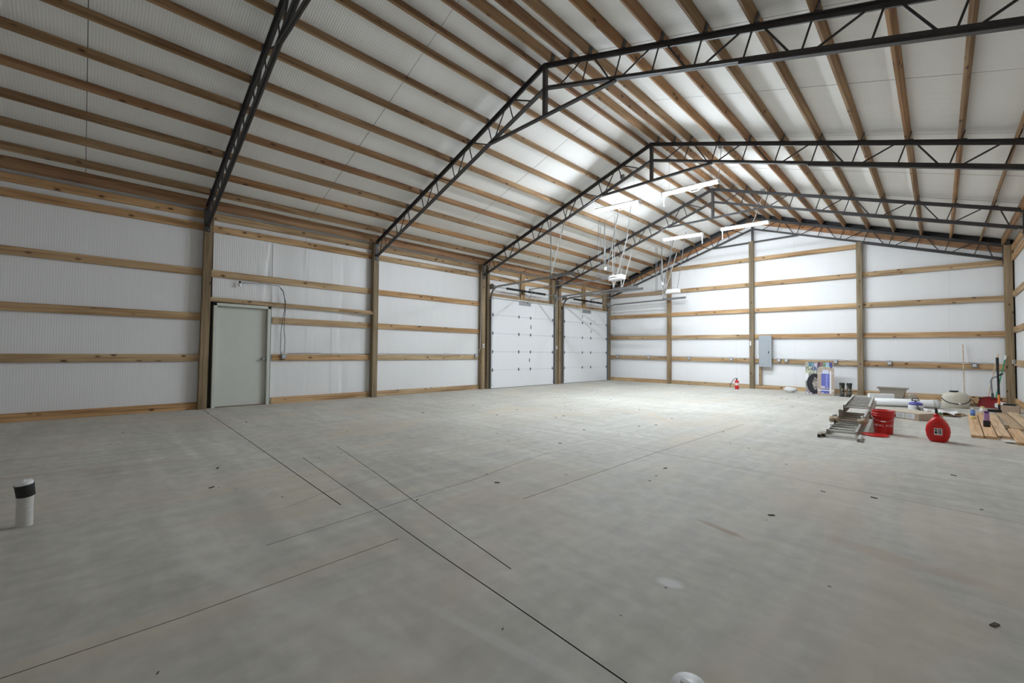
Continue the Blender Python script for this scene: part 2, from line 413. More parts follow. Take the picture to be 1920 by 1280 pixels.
lsheet(YF, -16.65, 0, TOPZ, seed=1); lsheet(-16.645, -14.88, 0, TOPZ, seed=2)
lsheet(D1[0], D1[1], 2.19, TOPZ, mat=CREASE, crease=.030, amp=.006, seed=3, pitch=.03)
lsheet(D1[1]+.01, -12.35, 0, TOPZ, mat=CREASE, crease=.030, amp=.006, seed=4, pitch=.03)
lsheet(-12.345, -11.27, 0, TOPZ, mat=CREASE, crease=.022, amp=.006, seed=5, pitch=.03)
lsheet(-11.265, -9.40, 0, TOPZ, seed=6); lsheet(-9.395, -7.3, 0, TOPZ, seed=7)
lsheet(G1[0], G1[1], 3.0, TOPZ, seed=8); lsheet(G2[0], G2[1], 3.0, TOPZ, seed=9); lsheet(G1[1], G2[0], 0, TOPZ, seed=10)
def rsheet(y0, y1, **k): sheet(WR, WALLS, (W-XI, y1-.004, 0), (0, -1, 0), (0, 0, 1), y1-y0+.008, TOPZ, **k)
yy = 0.
for i in range(10):
    y1 = max(yy-1.9, YF); rsheet(y1, yy, seed=20+i); yy = y1
bx = [0, 1.77, 3.54, 5.32, 7.14, 8.93, 10.72, W]
for i, (a, c) in enumerate(zip(bx[:-1], bx[1:])):
    sheet(WB, WALLS, (c-.001, .048, 0), (-1, 0, 0), (0, 0, 1), c-a-.001, (lambda u, c=c: rz(c-u)+ROOFUP-.01), seed=40+i, amp=.004)
    sheet(WF, WALLS, (a, YF-.048, 0), (1, 0, 0), (0, 0, 1), c-a-.004, (lambda u, a=a: rz(a+u)+ROOFUP-.01), seed=60+i, amp=.004)

# ---- roof ----------------------------------------------------------
pr = [(-.3, rz(-.3)), (W/2, rz(W/2)), (W+.3, rz(-.3)), (W+.3, rz(-.3)+.05), (W/2, rz(W/2)+.05), (-.3, rz(-.3)+.05)]
pr = [(x, z+ROOFUP+.03) for x, z in pr]
b = MB(); pts = [(x, YF-.3, z) for x, z in pr]+[(x, .3, z) for x, z in pr]
b.add(pts, [(5, 4, 1, 0), (4, 3, 2, 1), (6, 7, 10, 11), (7, 8, 9, 10)]+[(i, (i+1) % 6, 6+(i+1) % 6, 6+i) for i in range(6)])
CE = b.build('ceiling', SIDING, kind='structure')
seams = [YF, -16.67, -14.85, -13.0, -11.13, -9.32, -7.39, -5.38, -3.62, -1.8, .02]
LS = (W/2+.05)/math.cos(SA)
for i, (a, c) in enumerate(zip(seams[:-1], seams[1:])):
    z0 = rz(0)+ROOFUP+.004
    e = .007
    sheet(CE, ROOFS, (-.05, c-e, z0-.05*S), (0, -1, 0), (math.cos(SA), 0, math.sin(SA)), c-a-e, LS, amp=.004, nv=40, seed=80+i)
    sheet(CE, ROOFS, (W+.05, a+e, z0-.05*S), (0, 1, 0), (-math.cos(SA), 0, math.sin(SA)), c-a-e, LS, amp=.004, nv=40, seed=100+i)
OFFS = [.12, .50, .86, 1.43, 2.0, 2.565, 3.13, 3.70, 4.27, 4.84, 5.38]
cutsY = [YF, -14.93, -7.54, -.02]
for side in (-1, 1):
    for k, o_ in enumerate(OFFS):
        x = W/2+side*o_; z = rz(x); nx = side*math.sin(SA); nz = math.cos(SA)
        for a, c in zip(cutsY[:-1], cutsY[1:]):
            beam('purlin', REDW if (k in (0, 7) and side < 0) or (k in (1, 4) and side > 0) else PURL,
                 (x+nx*PH/2, a+.003, z+nz*PH/2), (x+nx*PH/2, c-.003, z+nz*PH/2), .038, PH-.002, CE, (nx, 0, nz))
    # eave strut: a wider reddish board
    x = W/2+side*(W/2-.14)
    for a, c in zip([YF]+POSTY, POSTY+[-.02]):
        beam('eave_strut', REDW, (x, a+.003, 4.125), (x, c-.003, 4.125), .038, .20, CE)
# gable rafter boards; black strips paint the dark gap above them, on the back wall
for side in (-1, 1):
    for a, c in ((.14, 3.0), (3.0, 5.9)):
        xa, xc = (a, c) if side < 0 else (W-a, W-c)
        beam('rafter_board', REDW, (xa, -.018, rz(xa)-.13), (xc, -.018, rz(xc)-.13), .036, .17, WB)
        beam('rafter_gap_darkness', GAPDARK, (xa, -.014, rz(xa)+.055), (xc, -.014, rz(xc)+.055), .028, .17, WB)

# ---- girts, plates, posts ------------------------------------------
def girts_side(wall, xg, spans, zs, mat=PINE):
    for (a, c) in spans:
        for z in zs: beam('girt', mat, (xg, a, z), (xg, c, z), .038, .14, wall)
for wall, xg in ((WL, -.021), (WR, W+.021)):
    seg = [YF]+POSTY+[-.02]
    for a, c in zip(seg[:-1], seg[1:]):
        a += .002; c -= .002
        if wall is WR: girts_side(wall, xg, [(a, c)], [.07]+GZ); continue
        if a < YF+.1 or abs(a+11.268) < .01: girts_side(wall, xg, [(a, c)], [.07]+GZ)
        elif abs(a+14.928) < .01:
            girts_side(wall, xg, [(a, c)], GZ[2:]); girts_side(wall, xg, [(-13.66, c)], [.07, 1.03, 1.86])
            beam('girt', PINE, (.006, -14.86, 2.225), (.006, -12.2, 2.20), .038, .09, wall)
            beam('girt', PINE, (.006, -12.198, 2.20), (.1, -11.31, 2.19), .038, .09, wall)
        else:
            girts_side(wall, xg, [(a, c)], GZ[3:])
            lo, hi = (-7.27, -4.06) if a < -7 else (-3.5, -.3)
            beam('header_board', PINE, (-.02, lo, 3.09), (-.02, hi, 3.09), .04, .15, wall)
            m = -5.61 if a < -7 else -1.885
            beam('spring_mount_board', PINE, (.02, m, 3.02), (.02, m, 3.98), .20, .038, wall, (1, 0, 0))
    # posts
    for i, y in enumerate(POSTY+[-.07, YF+.07]):
        x = .055 if wall is WL else W-.055
        top = rz(.12)-.03
        if wall is WL and i == 0: p0, p1 = (x-.012, y, 0), (x+.004, y+.035, top)
        else: p0, p1 = (x, y, 0), (x, y, top)
        beam('post', TREAT, p0, p1, .14, .15, wall, (1, 0, 0))
for y, wd in ((-7.325, .09), (-4.005, .15), (-3.60, .14), (-.36, .13)):
    beam('jamb_board', TREAT, (.05, y, 0), (.05, y, 3.97), wd, .15, WL, (1, 0, 0))
bz = [(0, .07), (0, 1.032), (0, 1.882), (0, 2.795), (0, 3.715), (0, 4.60)]
px = [0.02, 2.872, 5.873, 8.828, W-.02]
for i, (a, c) in enumerate(zip(px[:-1], px[1:])):
    for k, (_, z) in enumerate(bz):
        t0 = 0 if k == 0 else -.115*a/11.7; t1 = 0 if k == 0 else -.115*c/11.7
        if k == 5 and i not in (1, 2): continue
        aa, cc = a, c
        beam('girt', PINE, (aa+.002, -.021, z+t0), (cc-.002, -.021, z+t1), .038, .14, WB)
        beam('girt', PINE, (aa+.002, YF+.021, z), (cc-.002, YF+.021, z), .038, .14, WF)
for x, top in ((2.872, 4.52), (5.873, 5.17), (8.828, 4.62)):
    beam('post', TREAT, (x, -.07, 0), (x, -.07, top), .14, .13, WB, (0, 1, 0))
    beam('post', TREAT, (x, YF+.07, 0), (x, YF+.07, rz(x)), .14, .13, WF, (0, 1, 0))
beam('stud', TREAT, (6.128, -.060, .145), (6.128, -.060, 1.74), .085, .036, WB, (0, 1, 0))

# ------------------------------------------------------------------ roof trusses
def truss(M, label):
    r = root('roof_truss', M, label, 'truss', 'black steel roof trusses')
    def tee(name, p0, p1, flange, leg, upside, th=.008, nrm=None):
        """double angle: a flat flange with a leg; p0,p1 lie on the outer face of the flange (local x,z)"""
        Mf, L = frame((p0[0], 0, p0[1]), (p1[0], 0, p1[1]), (0, 0, 1)); bb = MB(); d = -1 if upside else 1
        bb.box((-L/2, -flange/2, 0 if d > 0 else -th), (L/2, flange/2, th if d > 0 else 0))
        bb.box((-L/2, -.012, 0 if d > 0 else -leg), (L/2, .012, leg if d > 0 else 0))
        bb.v = [tuple(Mf @ Vector(p)) for p in bb.v]
        return bb.build(name, STEEL, r, M=M)
    def xz(off, side): return W/2+side*off
    for sd in (-1, 1):
        tee('top_chord', (xz(0, sd), rz(W/2)), (xz(W/2-.02, sd), rz(.02)), .085, .07, True)
        bl = tee('bottom_chord', (xz(.03, sd), rz(W/2)-.44), (xz(W/2-.13, sd), rz(.13)-.40), .075, .055, False)
        if sd > 0: 
            xa, xb = 8.9, W-.2
            bb = MB(); Mf, L = frame((xa, 0, rz(xa)-.405), (xb, 0, rz(xb)-.385)); bb.box((-L/2, -.03, -.035), (L/2, .03, .035), M=Mf)
            bb.build('chord_stiffener', STEEL, r, M=M)
        cl = OFFS; b0 = MB()
        def bot(x): return rz(x)-.41+.03
        for k, o_ in enumerate(cl):
            x = xz(o_, sd)
            if k >= 2:
                xb_ = x-sd*.105
                MB().tube([(x, 0, rz(x)-.03), (xb_, 0, bot(xb_))], .011, 6).build('web', STEEL, r, M=M)
            # purlin clip: an upright plate beside each purlin
            xs = x+.026
            Mc = T(xs, 0, rz(x)) @ Matrix.Rotation(sd*SA, 4, 'Y')
            MB().box((-.004, -.035, 0), (.004, .035, .12), M=Mc).box((-.03, -.04, -.004), (.06, .04, .004), M=Mc).build('purlin_clip', STEEL, r, M=M)
        for k in range(2, len(cl), 2):
            xt = xz(cl[k], sd)
            for dx0, ob in ((-.10, (cl[k-1] if k > 2 else .31)), (.10, (cl[k+1] if k+1 < len(cl) else W/2-.3))):
                xb_ = xz(ob - (.0 if dx0 < 0 else .20) if k+1 < len(cl) or dx0 < 0 else ob, sd)
                if k == 2 and dx0 < 0: xb_ = xz(.31, sd)
                MB().tube([(xt+sd*dx0, 0, rz(xt+sd*dx0)-.03), (xb_, 0, bot(xb_)-.01)], .013, 6).build('web', STEEL, r, M=M)
        # bearing bracket with bolts on the post face
        bx0 = xz(W/2-.137, sd); b1 = MB().box((bx0-.006, -.045, 3.56), (bx0+.006, .045, rz(.12)-.02)); b1.build('bearing_bracket', STEEL, r, M=M)
        for zz in (3.50, 3.60, 3.9): MB().tube([(bx0-sd*.002, .02, zz), (bx0-sd*.028, .02, zz)], .011, 6).build('bolt', GALV, r, M=M)
    MB().box((W/2-1.34, -.03, 5.115), (W/2+1.34, .03, 5.125)).box((W/2-1.34, -.01, 5.115), (W/2+1.34, .01, 5.165)).build('tie_bar', STEEL, r, M=M)
    MB().box((W/2-.032, -.035, 5.12), (W/2+.032, .035, rz(W/2)-.01)).build('king_post', STEEL, r, M=M)
    return r
tl = ['black steel roof truss nearest the camera, rising from the post beside the grey walk door',
      'black steel roof truss on the post between the walk door and the garage doors',
      'black steel roof truss left of the first garage door, before the nearer lights',
      'black steel roof truss between the garage doors, before the farther lights',
      'black steel end truss hard against the far gable wall']
t0 = truss(T(0, POSTY[0], 0), tl[0])
for y, l in zip(POSTY[1:]+[-.085], tl[1:]):
    c = copy_tree(t0, T(0, y, 0)); c['label'] = l

# ------------------------------------------------------------------ walk door
def walk_door():
    r = root('door_1', T(0, -14.24, 0), kind='structure'); y0, y1 = -14.77, -13.71; H = 2.16; f = .060
    b = MB(); x0, x1 = -.12, .035
    b.bbox((x0, y0, 0), (x1, y0+f, H), .004); b.bbox((x0, y1-f, 0), (x1, y1, H), .004); b.bbox((x0, y0, H-f), (x1, y1, H), .004)
    b.box((-.115, y0+f, 0), (-.10, y0+f+.015, H-f)); b.box((-.115, y1-f-.015, 0), (-.10, y1-f, H-f))
    b.build('door_frame', PAINT, r)
    MB().bbox((-.10, y0+f+.004, .012), (-.055, y1-f-.004, H-f-.004), .003).build('door_leaf', PAINT, r)
    MB().box((-.12, y0+f, 0), (.0, y1-f, .012)).build('threshold', plain('rusty_sill', (.22, .14, .10), .6, .2, .4, 40), r)
    b = MB(); yk = y1-f-.07; z = 1.0
    b.lathe([(.001, .0), (.032, .0), (.032, .008), (.012, .012), (.011, .035), (.026, .045), (.03, .06), (.022, .072), (.001, .075)], 16, M=T(-.055, yk, z) @ Matrix.Rotation(PI/2, 4, 'Y'))
    b.build('door_knob', GALV, r)
    for z in (.25, 1.05, 1.88): MB().tube([(-.05, y0+f+.002, z-.05), (-.05, y0+f+.002, z+.05)], .007, 8).build('hinge', GALV, r)
walk_door()

# ------------------------------------------------------------------ garage doors
def hinge_mesh():
    b = MB(); b.box((0, -.02, -.055), (.004, .02, .055)); b.tube([(.012, -.032, 0), (.012, .032, 0)], .012, 8)
    b.box((0, -.03, -.02), (.006, .03, .02)); b.box((.006, -.012, -.05), (.010, .012, -.03)); b.box((.006, -.012, .03), (.010, .012, .05)); return b
HM = hinge_mesh().mesh('hinge', plain('dark_zinc', (.14, .14, .145), .4, .7, .3, 60))
def garage_door(name, y0, y1, stick):
    yc = (y0+y1)/2; r = root(name, T(.06, yc, 0), kind='structure'); H = 3.03; n = 5; h = H/n; X0, X1 = .02, .065
    for k in range(n):
        MB().bbox((X0, y0, k*h+.012 if k == 0 else k*h+.002), (X1, y1, (k+1)*h-.002), .004).build('door_panel', DWHITE, r)
    MB().box((X0, y0, 0), (X1-.01, y1, .014)).build('bottom_seal', RUBBER, r)
    for k in range(1, n):
        for y in (y0+.06, yc-.30, yc+.30, y1-.06):
            o = bpy.data.objects.new('hinge', HM); put(o, T(X1, y, k*h), r)
    # rollers
    for k in range(0, n+1):
        z = min(max(.12, k*h), H-.1); b = MB()
        for y, s in ((y0, -1), (y1, 1)):
            b.tube([(X1+.02, y-s*.09, z), (X1+.02, y+s*.045, z)], .006, 6); b.tube([(X1+.02, y+s*.03, z), (X1+.02, y+s*.05, z)], .022, 10)
        b.build('roller', GALV, r)
    MB().box((X1, y0, H-.035), (X1+.05, y1, H-.030)).box((X1, y0, H-.06), (X1+.005, y1, H-.0)).box((X1+.045, y0, H-.055), (X1+.05, y1, H-.03)).build('top_strut', ALU, r)
    MB().box((X1, yc-.30, H-.19), (X1+.008, yc+.30, H-.065)).build('operator_bracket', GALV, r)
    MB().tube([(X1+.02, yc+.12, H-.10), (.20, yc+.16, 3.22), (.32, yc+.12, 3.40)], .010, 6).build('opener_arm', GALV, r)
    MB().tube([(.30, yc+.30, 3.38), (.30, yc+.30, 2.35)], .003, 5).build('release_cord', WHITE, r)
    for y, z, hh in stick:
        MB().box((X1, y-.018, z-hh), (X1+.001, y+.018, z+hh)).build('warning_sticker', BLACK, r)
    # tracks
    for y, s, xe in ((y0-.045, -1, 3.45), (y1+.045, 1, 3.55)):
        path = [(.085, y, .03), (.085, y, 2.95)] + arc((.085+.36, 2.95), .36, PI, PI/2, 8, 'xz', y)[1:] + [(xe, y, 3.35)]
        b = MB()
        def ribbon(dz0, dz1, dy0, dy1):
            for p, q in zip(path[:-1], path[1:]):
                Mf, L = frame(p, q, (1, 0, .001) if abs(p[0]-q[0]) < .001 else (-.5, 0, 1)); b.box((-L/2-.003, dy0, dz0), (L/2+.003, dy1, dz1), M=Mf)
        ribbon(-.028, .028, -.012, -.009); ribbon(.026, .029, -.012, .012); ribbon(-.029, -.026, -.012, .012)
        b.build('track', GALV, r)
        b = MB().box((.0, y+s*.012, .02), (.085, y+s*.016, 2.9)).box((-.0, y+s*.012, .02), (.004, y+s*.06, 2.9))
        b.build('track_angle', GALV, r)
        b = MB().box((xe-.9, y-.002, 3.377), (xe, y+.002, 3.396)).box((xe-.9, y-.014, 3.394), (xe, y+.014, 3.397)); b.build('track_stiffener', GALV, r)
        # rear hangers
        b = MB(); xh = 2.63
        for tx in (2.60, 3.20):
            tx_ = tx; Mf, L = frame((xh, y, 3.37), (tx_, y, rz(tx_)+.06), (0, 1, 0)); b.box((-L/2, -.016, -.002), (L/2, .016, .002), M=Mf); b.box((-L/2, -.016, -.016), (L/2, -.013, .002), M=Mf)
        b.build('track_hanger', ALU, r)
    # torsion springs on their shaft
    MB().tube([(.15, y0-.02, 3.335), (.15, y1+.02, 3.335)], .0125, 10).build('shaft', GALV, r)
    for a, c in ((yc-1.0, yc-.04), (yc+.04, yc+1.0)):
        nturn = 60; pts = []
        b = MB(); prof = []
        for i in range(nturn*2+1):
            prof.append((.038 if i % 2 else .032, (c-a)*i/(nturn*2)))
        b.lathe(prof, 14, M=T(.15, a, 3.335) @ Matrix.Rotation(-PI/2, 4, 'X')); b.build('torsion_spring', BLACK, r)
    MB().box((-.075, yc-.03, 3.25), (-.055, yc+.03, 3.42)).box((-.07, yc-.025, 3.32), (.17, yc+.025, 3.35)).build('spring_bracket', STEEL, r)
    for y, s in ((y0+.02, 1), (y1-.02, -1)):
        b = MB(); b.lathe([(.01, 0), (.05, 0), (.055, .01), (.042, .02), (.042, .05), (.055, .06), (.055, .065), (.01, .065)], 16, M=T(.15, y-s*.03, 3.335) @ Matrix.Rotation(-s*PI/2, 4, 'X'))
        b.build('cable_drum', GALV, r)
        MB().box((.02, y-s*.07, 3.24), (.2, y-s*.066, 3.42)).build('bearing_plate', GALV, r)
        MB().tube([(.11, y, 3.33), (.09, y-s*.01, .1)], .003, 5).build('lift_cable', STEEL, r)
    r.matrix_basis = T(.115, 0, 0) @ r.matrix_basis      # the door hangs on the inner faces of the jamb posts
    return r
garage_door('door_2', -7.245, -4.065, [(-5.335, 2.10, .07), (-5.40, .92, .06)])
garage_door('door_3', -3.455, -.385, [(-2.22, 2.68, .06), (-1.60, 2.10, .06)])

def opener(yc, label):
    r = root('garage_door_opener', T(3.8, yc, 3.42), label, 'opener', 'garage door openers')
    b = MB().bbox((3.60, yc-.13, 3.36), (4.02, yc+.13, 3.50), .03); b.build('motor_housing', WHITE, r)
    MB().bbox((3.56, yc-.10, 3.35), (3.62, yc+.10, 3.46), .01).build('light_lens', BULB, r)
    MB().box((.30, yc-.012, 3.415), (3.62, yc+.012, 3.44)).box((.30, yc-.02, 3.44), (3.62, yc+.02, 3.443)).build('rail', GALV, r)
    MB().box((.0, yc-.04, 3.37), (.30, yc+.04, 3.375)).box((.27, yc-.03, 3.37), (.31, yc+.03, 3.45)).build('rail_bracket', GALV, r)
    b = MB(); b.box((3.05, yc-.25, 3.51), (3.95, yc-.21, 3.515))
    def st(p, q, w_=.016):
        Mf, L = frame(p, q, (0, 1, .01)); b.box((-L/2, -w_, -.002), (L/2, w_, .002), M=Mf); b.box((-L/2, -w_, -.002), (L/2, -w_+.003, 2*w_), M=Mf)
    for x, y in ((3.14, yc), (3.14, yc+.1)): st((x, y, 3.50), (x, y, rz(x)+.05), .009)
    st((3.36, yc-.02, 3.9), (3.37, yc, rz(3.37)+.05), .018); st((3.45, yc, 3.72), (3.82, yc, rz(3.82)+.02), .016)
    st((3.40, yc, 3.80), (3.0, yc+.6, 4.65), .016); st((3.66, yc+.10, 3.50), (3.40, yc+.1, 3.95), .01); st((3.70, yc, 3.50), (3.72, yc, rz(3.72)+.03), .009)
    st((3.95, yc, 3.50), (4.25, yc, rz(4.25)+.03), .009); st((3.10, yc, 3.505), (3.72, yc, 3.505), .016)
    b.build('hanging_strap', GALV, r)
    MB().bbox((3.37, yc-.03, 3.70), (3.43, yc+.03, 3.80), .01).build('plug', WHITE, r)
    MB().tube([(3.40, yc, 3.70), (3.42, yc+.02, 3.60), (3.52, yc+.03, 3.53), (3.62, yc, 3.47)], .006, 6).build('power_cord', RUBBER, r)
    return r
opener(-5.52, 'white garage door opener motor hanging over the nearer, left garage door')
opener(-1.75, 'white garage door opener motor hanging over the farther garage door beside the gable wall')

# ------------------------------------------------------------------ shop lights
def light(xa, xb, za, zb, y, pull, label, cord):
    r = root('shop_light', T((xa+xb)/2, y, (za+zb)/2), label, 'light', 'LED shop lights')
    Mf, L = frame((xa, y, za), (xb, y, zb))
    MB().box((-L/2, -.075, .002), (L/2, .075, .030)).build('housing', WHITE, r, M=Mf)
    for s in (-1, 1):
        MB().tube([(-L/2+.02, s*.036, -.020), (L/2-.02, s*.036, -.020)], .019, 10).build('led_tube', LEDM if y < -5 else LEDF, r, M=Mf)
    for s in (-1, 1):
        MB().box((s*L/2-.012, -.058, -.056), (s*L/2+.012, .058, .032)).build('end_cap', WHITE, r, M=Mf)
    for x, z in ((xa+.15, za), (xb-.15, zb)):
        b = MB(); n = 24; zt = rz(x)+.04
        for i in range(n):
            z0 = z+.03+(zt-z-.03)*i/n; z1 = z+.03+(zt-z-.03)*(i+1)/n
            b.tube([(x, y, z0), (x+(.006 if i % 2 else -.006), y+(.0 if i % 2 else .006), (z0+z1)/2), (x, y, z1)], .0022, 4, cap=False)
        b.build('chain', GALV, r)
    xp, zp = (xb-.02, zb) if pull > 0 else (xa+.02, za)
    MB().tube([(xp, y, zp-.03), (xp, y, zp-.27)], .009, 6).lathe([(.001, -.30), (.016, -.30), (.012, -.26), (.001, -.26)], 8, M=T(xp, y, zp)).build('pull_cord', WHITE, r)
    for pts in cord: MB().tube(pts, .008, 6).build('power_cord', WHITE, r)
    return r
light(4.257, 5.48, 4.887, 4.83, -7.3, 1, 'lit white shop light at the left of the nearer pair',
      [[(4.85, -7.3, 4.83), (4.95, -7.3, 4.74), (5.12, -7.3, 4.74), (5.2, -7.3, 4.83)]])
light(6.068, 7.293, 4.85, 4.82, -7.3, -1, 'lit white shop light at the right of the nearer pair, longest in view',
      [[(6.62, -7.3, 4.80), (6.72, -7.3, 4.72), (6.86, -7.3, 4.72), (6.98, -7.3, 4.80)], [(7.27, -7.3, 4.86), (7.31, -7.28, 5.1), (7.34, -7.3, 5.46)]])
light(4.287, 5.513, 4.870, 4.82, -3.5, 1, 'lit white shop light at the left of the farther pair', [])
light(6.048, 7.262, 4.85, 4.81, -3.5, -1, 'lit white shop light at the right of the farther pair, before the gable peak',
      [[(6.85, -3.5, 4.85), (6.93, -3.5, 5.0), (7.0, -3.5, 5.25), (7.1, -3.5, 5.5), (7.126, -3.5, 5.62)]])
def jbox(p, label, group=None, s=.05):
    r = root('ceiling_outlet', T(p), label, 'outlet', group)
    MB().bbox((p[0]-s, p[1]-s*.6, p[2]-s), (p[0]+s, p[1]+s*.6, p[2]+s), .008).build('box', GALV, r)
    MB().lathe([(.001, 0), (.03, 0), (.034, .02), (.03, .035), (.001, .035)], 14, M=T(p[0], p[1], p[2]-s-.036)).build('receptacle', WHITE, r)
jbox((7.34, -7.32, 5.545), 'grey metal outlet box on a purlin above the nearer right shop light', 'outlets on the roof purlins')
jbox((7.126, -3.5, 5.70), 'grey metal outlet box on a purlin above the farther right shop light', 'outlets on the roof purlins')
jbox((5.02, -7.3, 5.56), 'grey metal outlet box on a purlin above the nearer left shop light', 'outlets on the roof purlins')

# ------------------------------------------------------------------ electrics on the walls
def outlet(M, label, name='outlet_box', s=1.):
    """local -Y faces the room"""
    r = root(name, M, label, 'outlet', 'wall outlets on the girts'); 
    MB().bbox((-.055*s, -.05, -.055*s), (.055*s, 0, .055*s), .008).build('box', GALV, r, M=M)
    MB().bbox((-.027*s, -.056, -.038*s), (.027*s, -.049, .038*s), .003).build('cover_plate', WHITE, r, M=M)
    b = MB()
    for dz in (-.022, .022): b.box((-.015, -.058, dz-.012), (.015, -.055, dz+.012))
    b.build('receptacle', GREY, r, M=M)
names = ['grey outlet box on the gable wall girt, nearest the garage door corner', 'grey outlet box on the gable wall girt, second from the garage door corner',
         'grey outlet box on the gable wall girt, just right of the first gable post', 'grey outlet box on the gable wall girt, left of the centre post',
         'small grey outlet box immediately right of the breaker panel', 'white-faced outlet box, second to the right of the breaker panel',
         'grey outlet box on the girt above the camouflage boots', 'grey outlet box on the girt above the taupe planter', 'grey outlet box on the girt right of the pale leaning pole']
for x, l in zip((.528, 1.985, 3.668, 5.194, 6.69, 6.907, 8.224, 9.485, 11.16), names):
    z = 1.06-.115*x/11.7
    outlet(T(x, -.041, z), l, s=1.0)
outlet(T(W-.001, -.55, 1.06) @ RZ(PI/2*1) @ RZ(PI), 'grey outlet box on the right wall girt behind the green broom')
outlet(T(.001, -13.43, 1.055) @ RZ(PI/2), 'white outlet box with looped cables right of the grey walk door')
outlet(T(.001, -7.76, 1.08) @ RZ(PI/2), 'white outlet box with looped cable left of the first garage door')
def button(y, l):
    r = root('wall_button', T(.131, y, 1.40), l, 'switch', 'door buttons on posts')
    MB().bbox((.13, y-.03, 1.34), (.15, y+.03, 1.46), .006).build('housing', WHITE, r)
    MB().bbox((.149, y-.015, 1.38), (.156, y+.015, 1.42), .003).build('push_button', BLACK, r)
button(-7.54, 'small white opener button on the post left of the first garage door')
button(-3.81, 'small white opener button on the post between the garage doors')
MB().bbox((5.828, -.155, 1.50), (5.868, -.136, 1.66), .004).build('thermostat', WHITE, label='narrow white sensor strip on the centre gable post', cat='sensor')
def cable(name, pts, r, mat, label, group=None):
    return MB().tube(pts, r, 6).build(name, mat, label=label, cat='cable', group=group)
rd = random.Random(3)
def sagline(pa, pb, n, amp, axis=2):
    out = []
    for i in range(n+1):
        t = i/n; p = Vector(pa).lerp(Vector(pb), t); p[axis] += amp*(rd.random()-.3); out.append(tuple(p))
    return out
cable('cable', sagline((.4, -.03, 1.115), (5.78, -.03, 1.062), 40, .018), .006, RUBBER, 'dark cable along the top of the girt, left half of the gable wall')
cable('cable', sagline((6.6, -.03, 1.05), (11.5, -.03, 1.005), 36, .018), .006, RUBBER, 'dark cable along the top of the girt, right half of the gable wall')
cable('cable', sagline((.0, -13.35, 1.115), (.0, -7.85, 1.115), 40, .018), .006, RUBBER, 'dark cable along the left wall girt between the walk door and the first garage door')
wr = root('wiring', T(.03, -13.45, 1.1), 'two black cables drooping from the bare bulb down beside the walk door', 'cable')
MB().tube([(.01, -14.28, 2.63), (.012, -13.9, 2.655), (.02, -13.56, 2.64), (.03, -13.46, 2.50), (.04, -13.42, 2.2), (.04, -13.47, 1.9), (.03, -13.50, 1.6), (.03, -13.50, 1.12)], .006, 6).build('cable_strand', RUBBER, wr)
MB().tube([(.03, -13.55, 2.62), (.03, -13.48, 2.55), (.03, -13.42, 2.3), (.06, -13.43, 2.1), (.04, -13.44, 1.7), (.03, -13.41, 1.4), (.03, -13.42, 1.13), (.05, -13.47, 1.16), (.05, -13.50, 1.11)], .006, 6).build('cable_strand', RUBBER, wr)
cable('cable', [(.10, -7.625, 3.8), (.11, -7.63, 3.0), (.10, -7.625, 2.0), (.09, -7.64, 1.3), (.04, -7.72, 1.13)], .006, WHITE, 'white cable running down the post left of the first garage door')
cable('cable', [(.03, -7.80, 1.02), (.05, -7.86, .95), (.06, -7.80, .88), (.05, -7.72, .95), (.03, -7.72, 1.03)], .006, WHITE, 'white loop of cable hanging under the outlet left of the first garage door')
cable('cable', [(0.02, -7.2, 3.76), (.02, -6.4, 3.72), (.03, -6.0, 3.68), (.04, -5.84, 3.55), (.05, -5.80, 3.40)], .006, RUBBER, 'black cable curving down to the mount board over the first garage door')
cable('cable', [(0.02, -3.4, 3.76), (.02, -2.6, 3.72), (.03, -2.25, 3.68), (.04, -2.1, 3.55), (.05, -2.06, 3.40)], .006, RUBBER, 'black cable curving down to the mount board over the far garage door')
cable('cable', [(6.51, -.06, 1.22), (6.6, -.05, 1.27), (6.75, -.04, 1.22), (6.90, -.05, 1.08)], .005, WHITE, 'pale cable arching from the breaker panel to the outlets right of it')
cable('cable', [(6.05, -.06, 1.28), (6.12, -.07, 1.26), (5.97, -.06, 1.2), (5.92, -.03, 1.08)], .005, WHITE, 'pale cable from the breaker panel to the centre gable post')
def bulb():
    p = (.02, -14.316, 2.655); r = root('bare_bulb', T(p), 'bare unlit bulb in a black socket on the girt above the walk door', 'light bulb')
    MB().lathe([(.001, .0), (.02, .0), (.022, -.04), (.001, -.045)], 12, M=T(p)).build('socket', BLACK, r)
    MB().lathe([(.012, -.04), (.018, -.055), (.03, -.085), (.022, -.11), (.001, -.118)], 14, M=T(p)).build('bulb', BULB, r)
bulb()
def breaker_panel():
    x0, x1, z0, z1 = 6.12, 6.50, .766, 1.846; r = root('breaker_panel', T(6.31, -.12, z0), 'tall grey metal breaker panel on the gable wall right of the centre post', 'electrical panel')
    MB().bbox((x0+.012, -.17, z0+.012), (x1-.012, -.082, z1-.012), .006).build('enclosure', GREY, r)
    MB().bbox((x0, -.182, z0), (x1, -.17, z1), .004).build('cover', GREY, r)
    MB().bbox((x0+.06, -.190, z0+.12), (x1-.06, -.182, z1-.12), .004).build('door', GREY, r)
    MB().bbox((x1-.10, -.198, z0+.46), (x1-.075, -.190, z0+.54), .003).build('latch', BLACK, r)
breaker_panel()

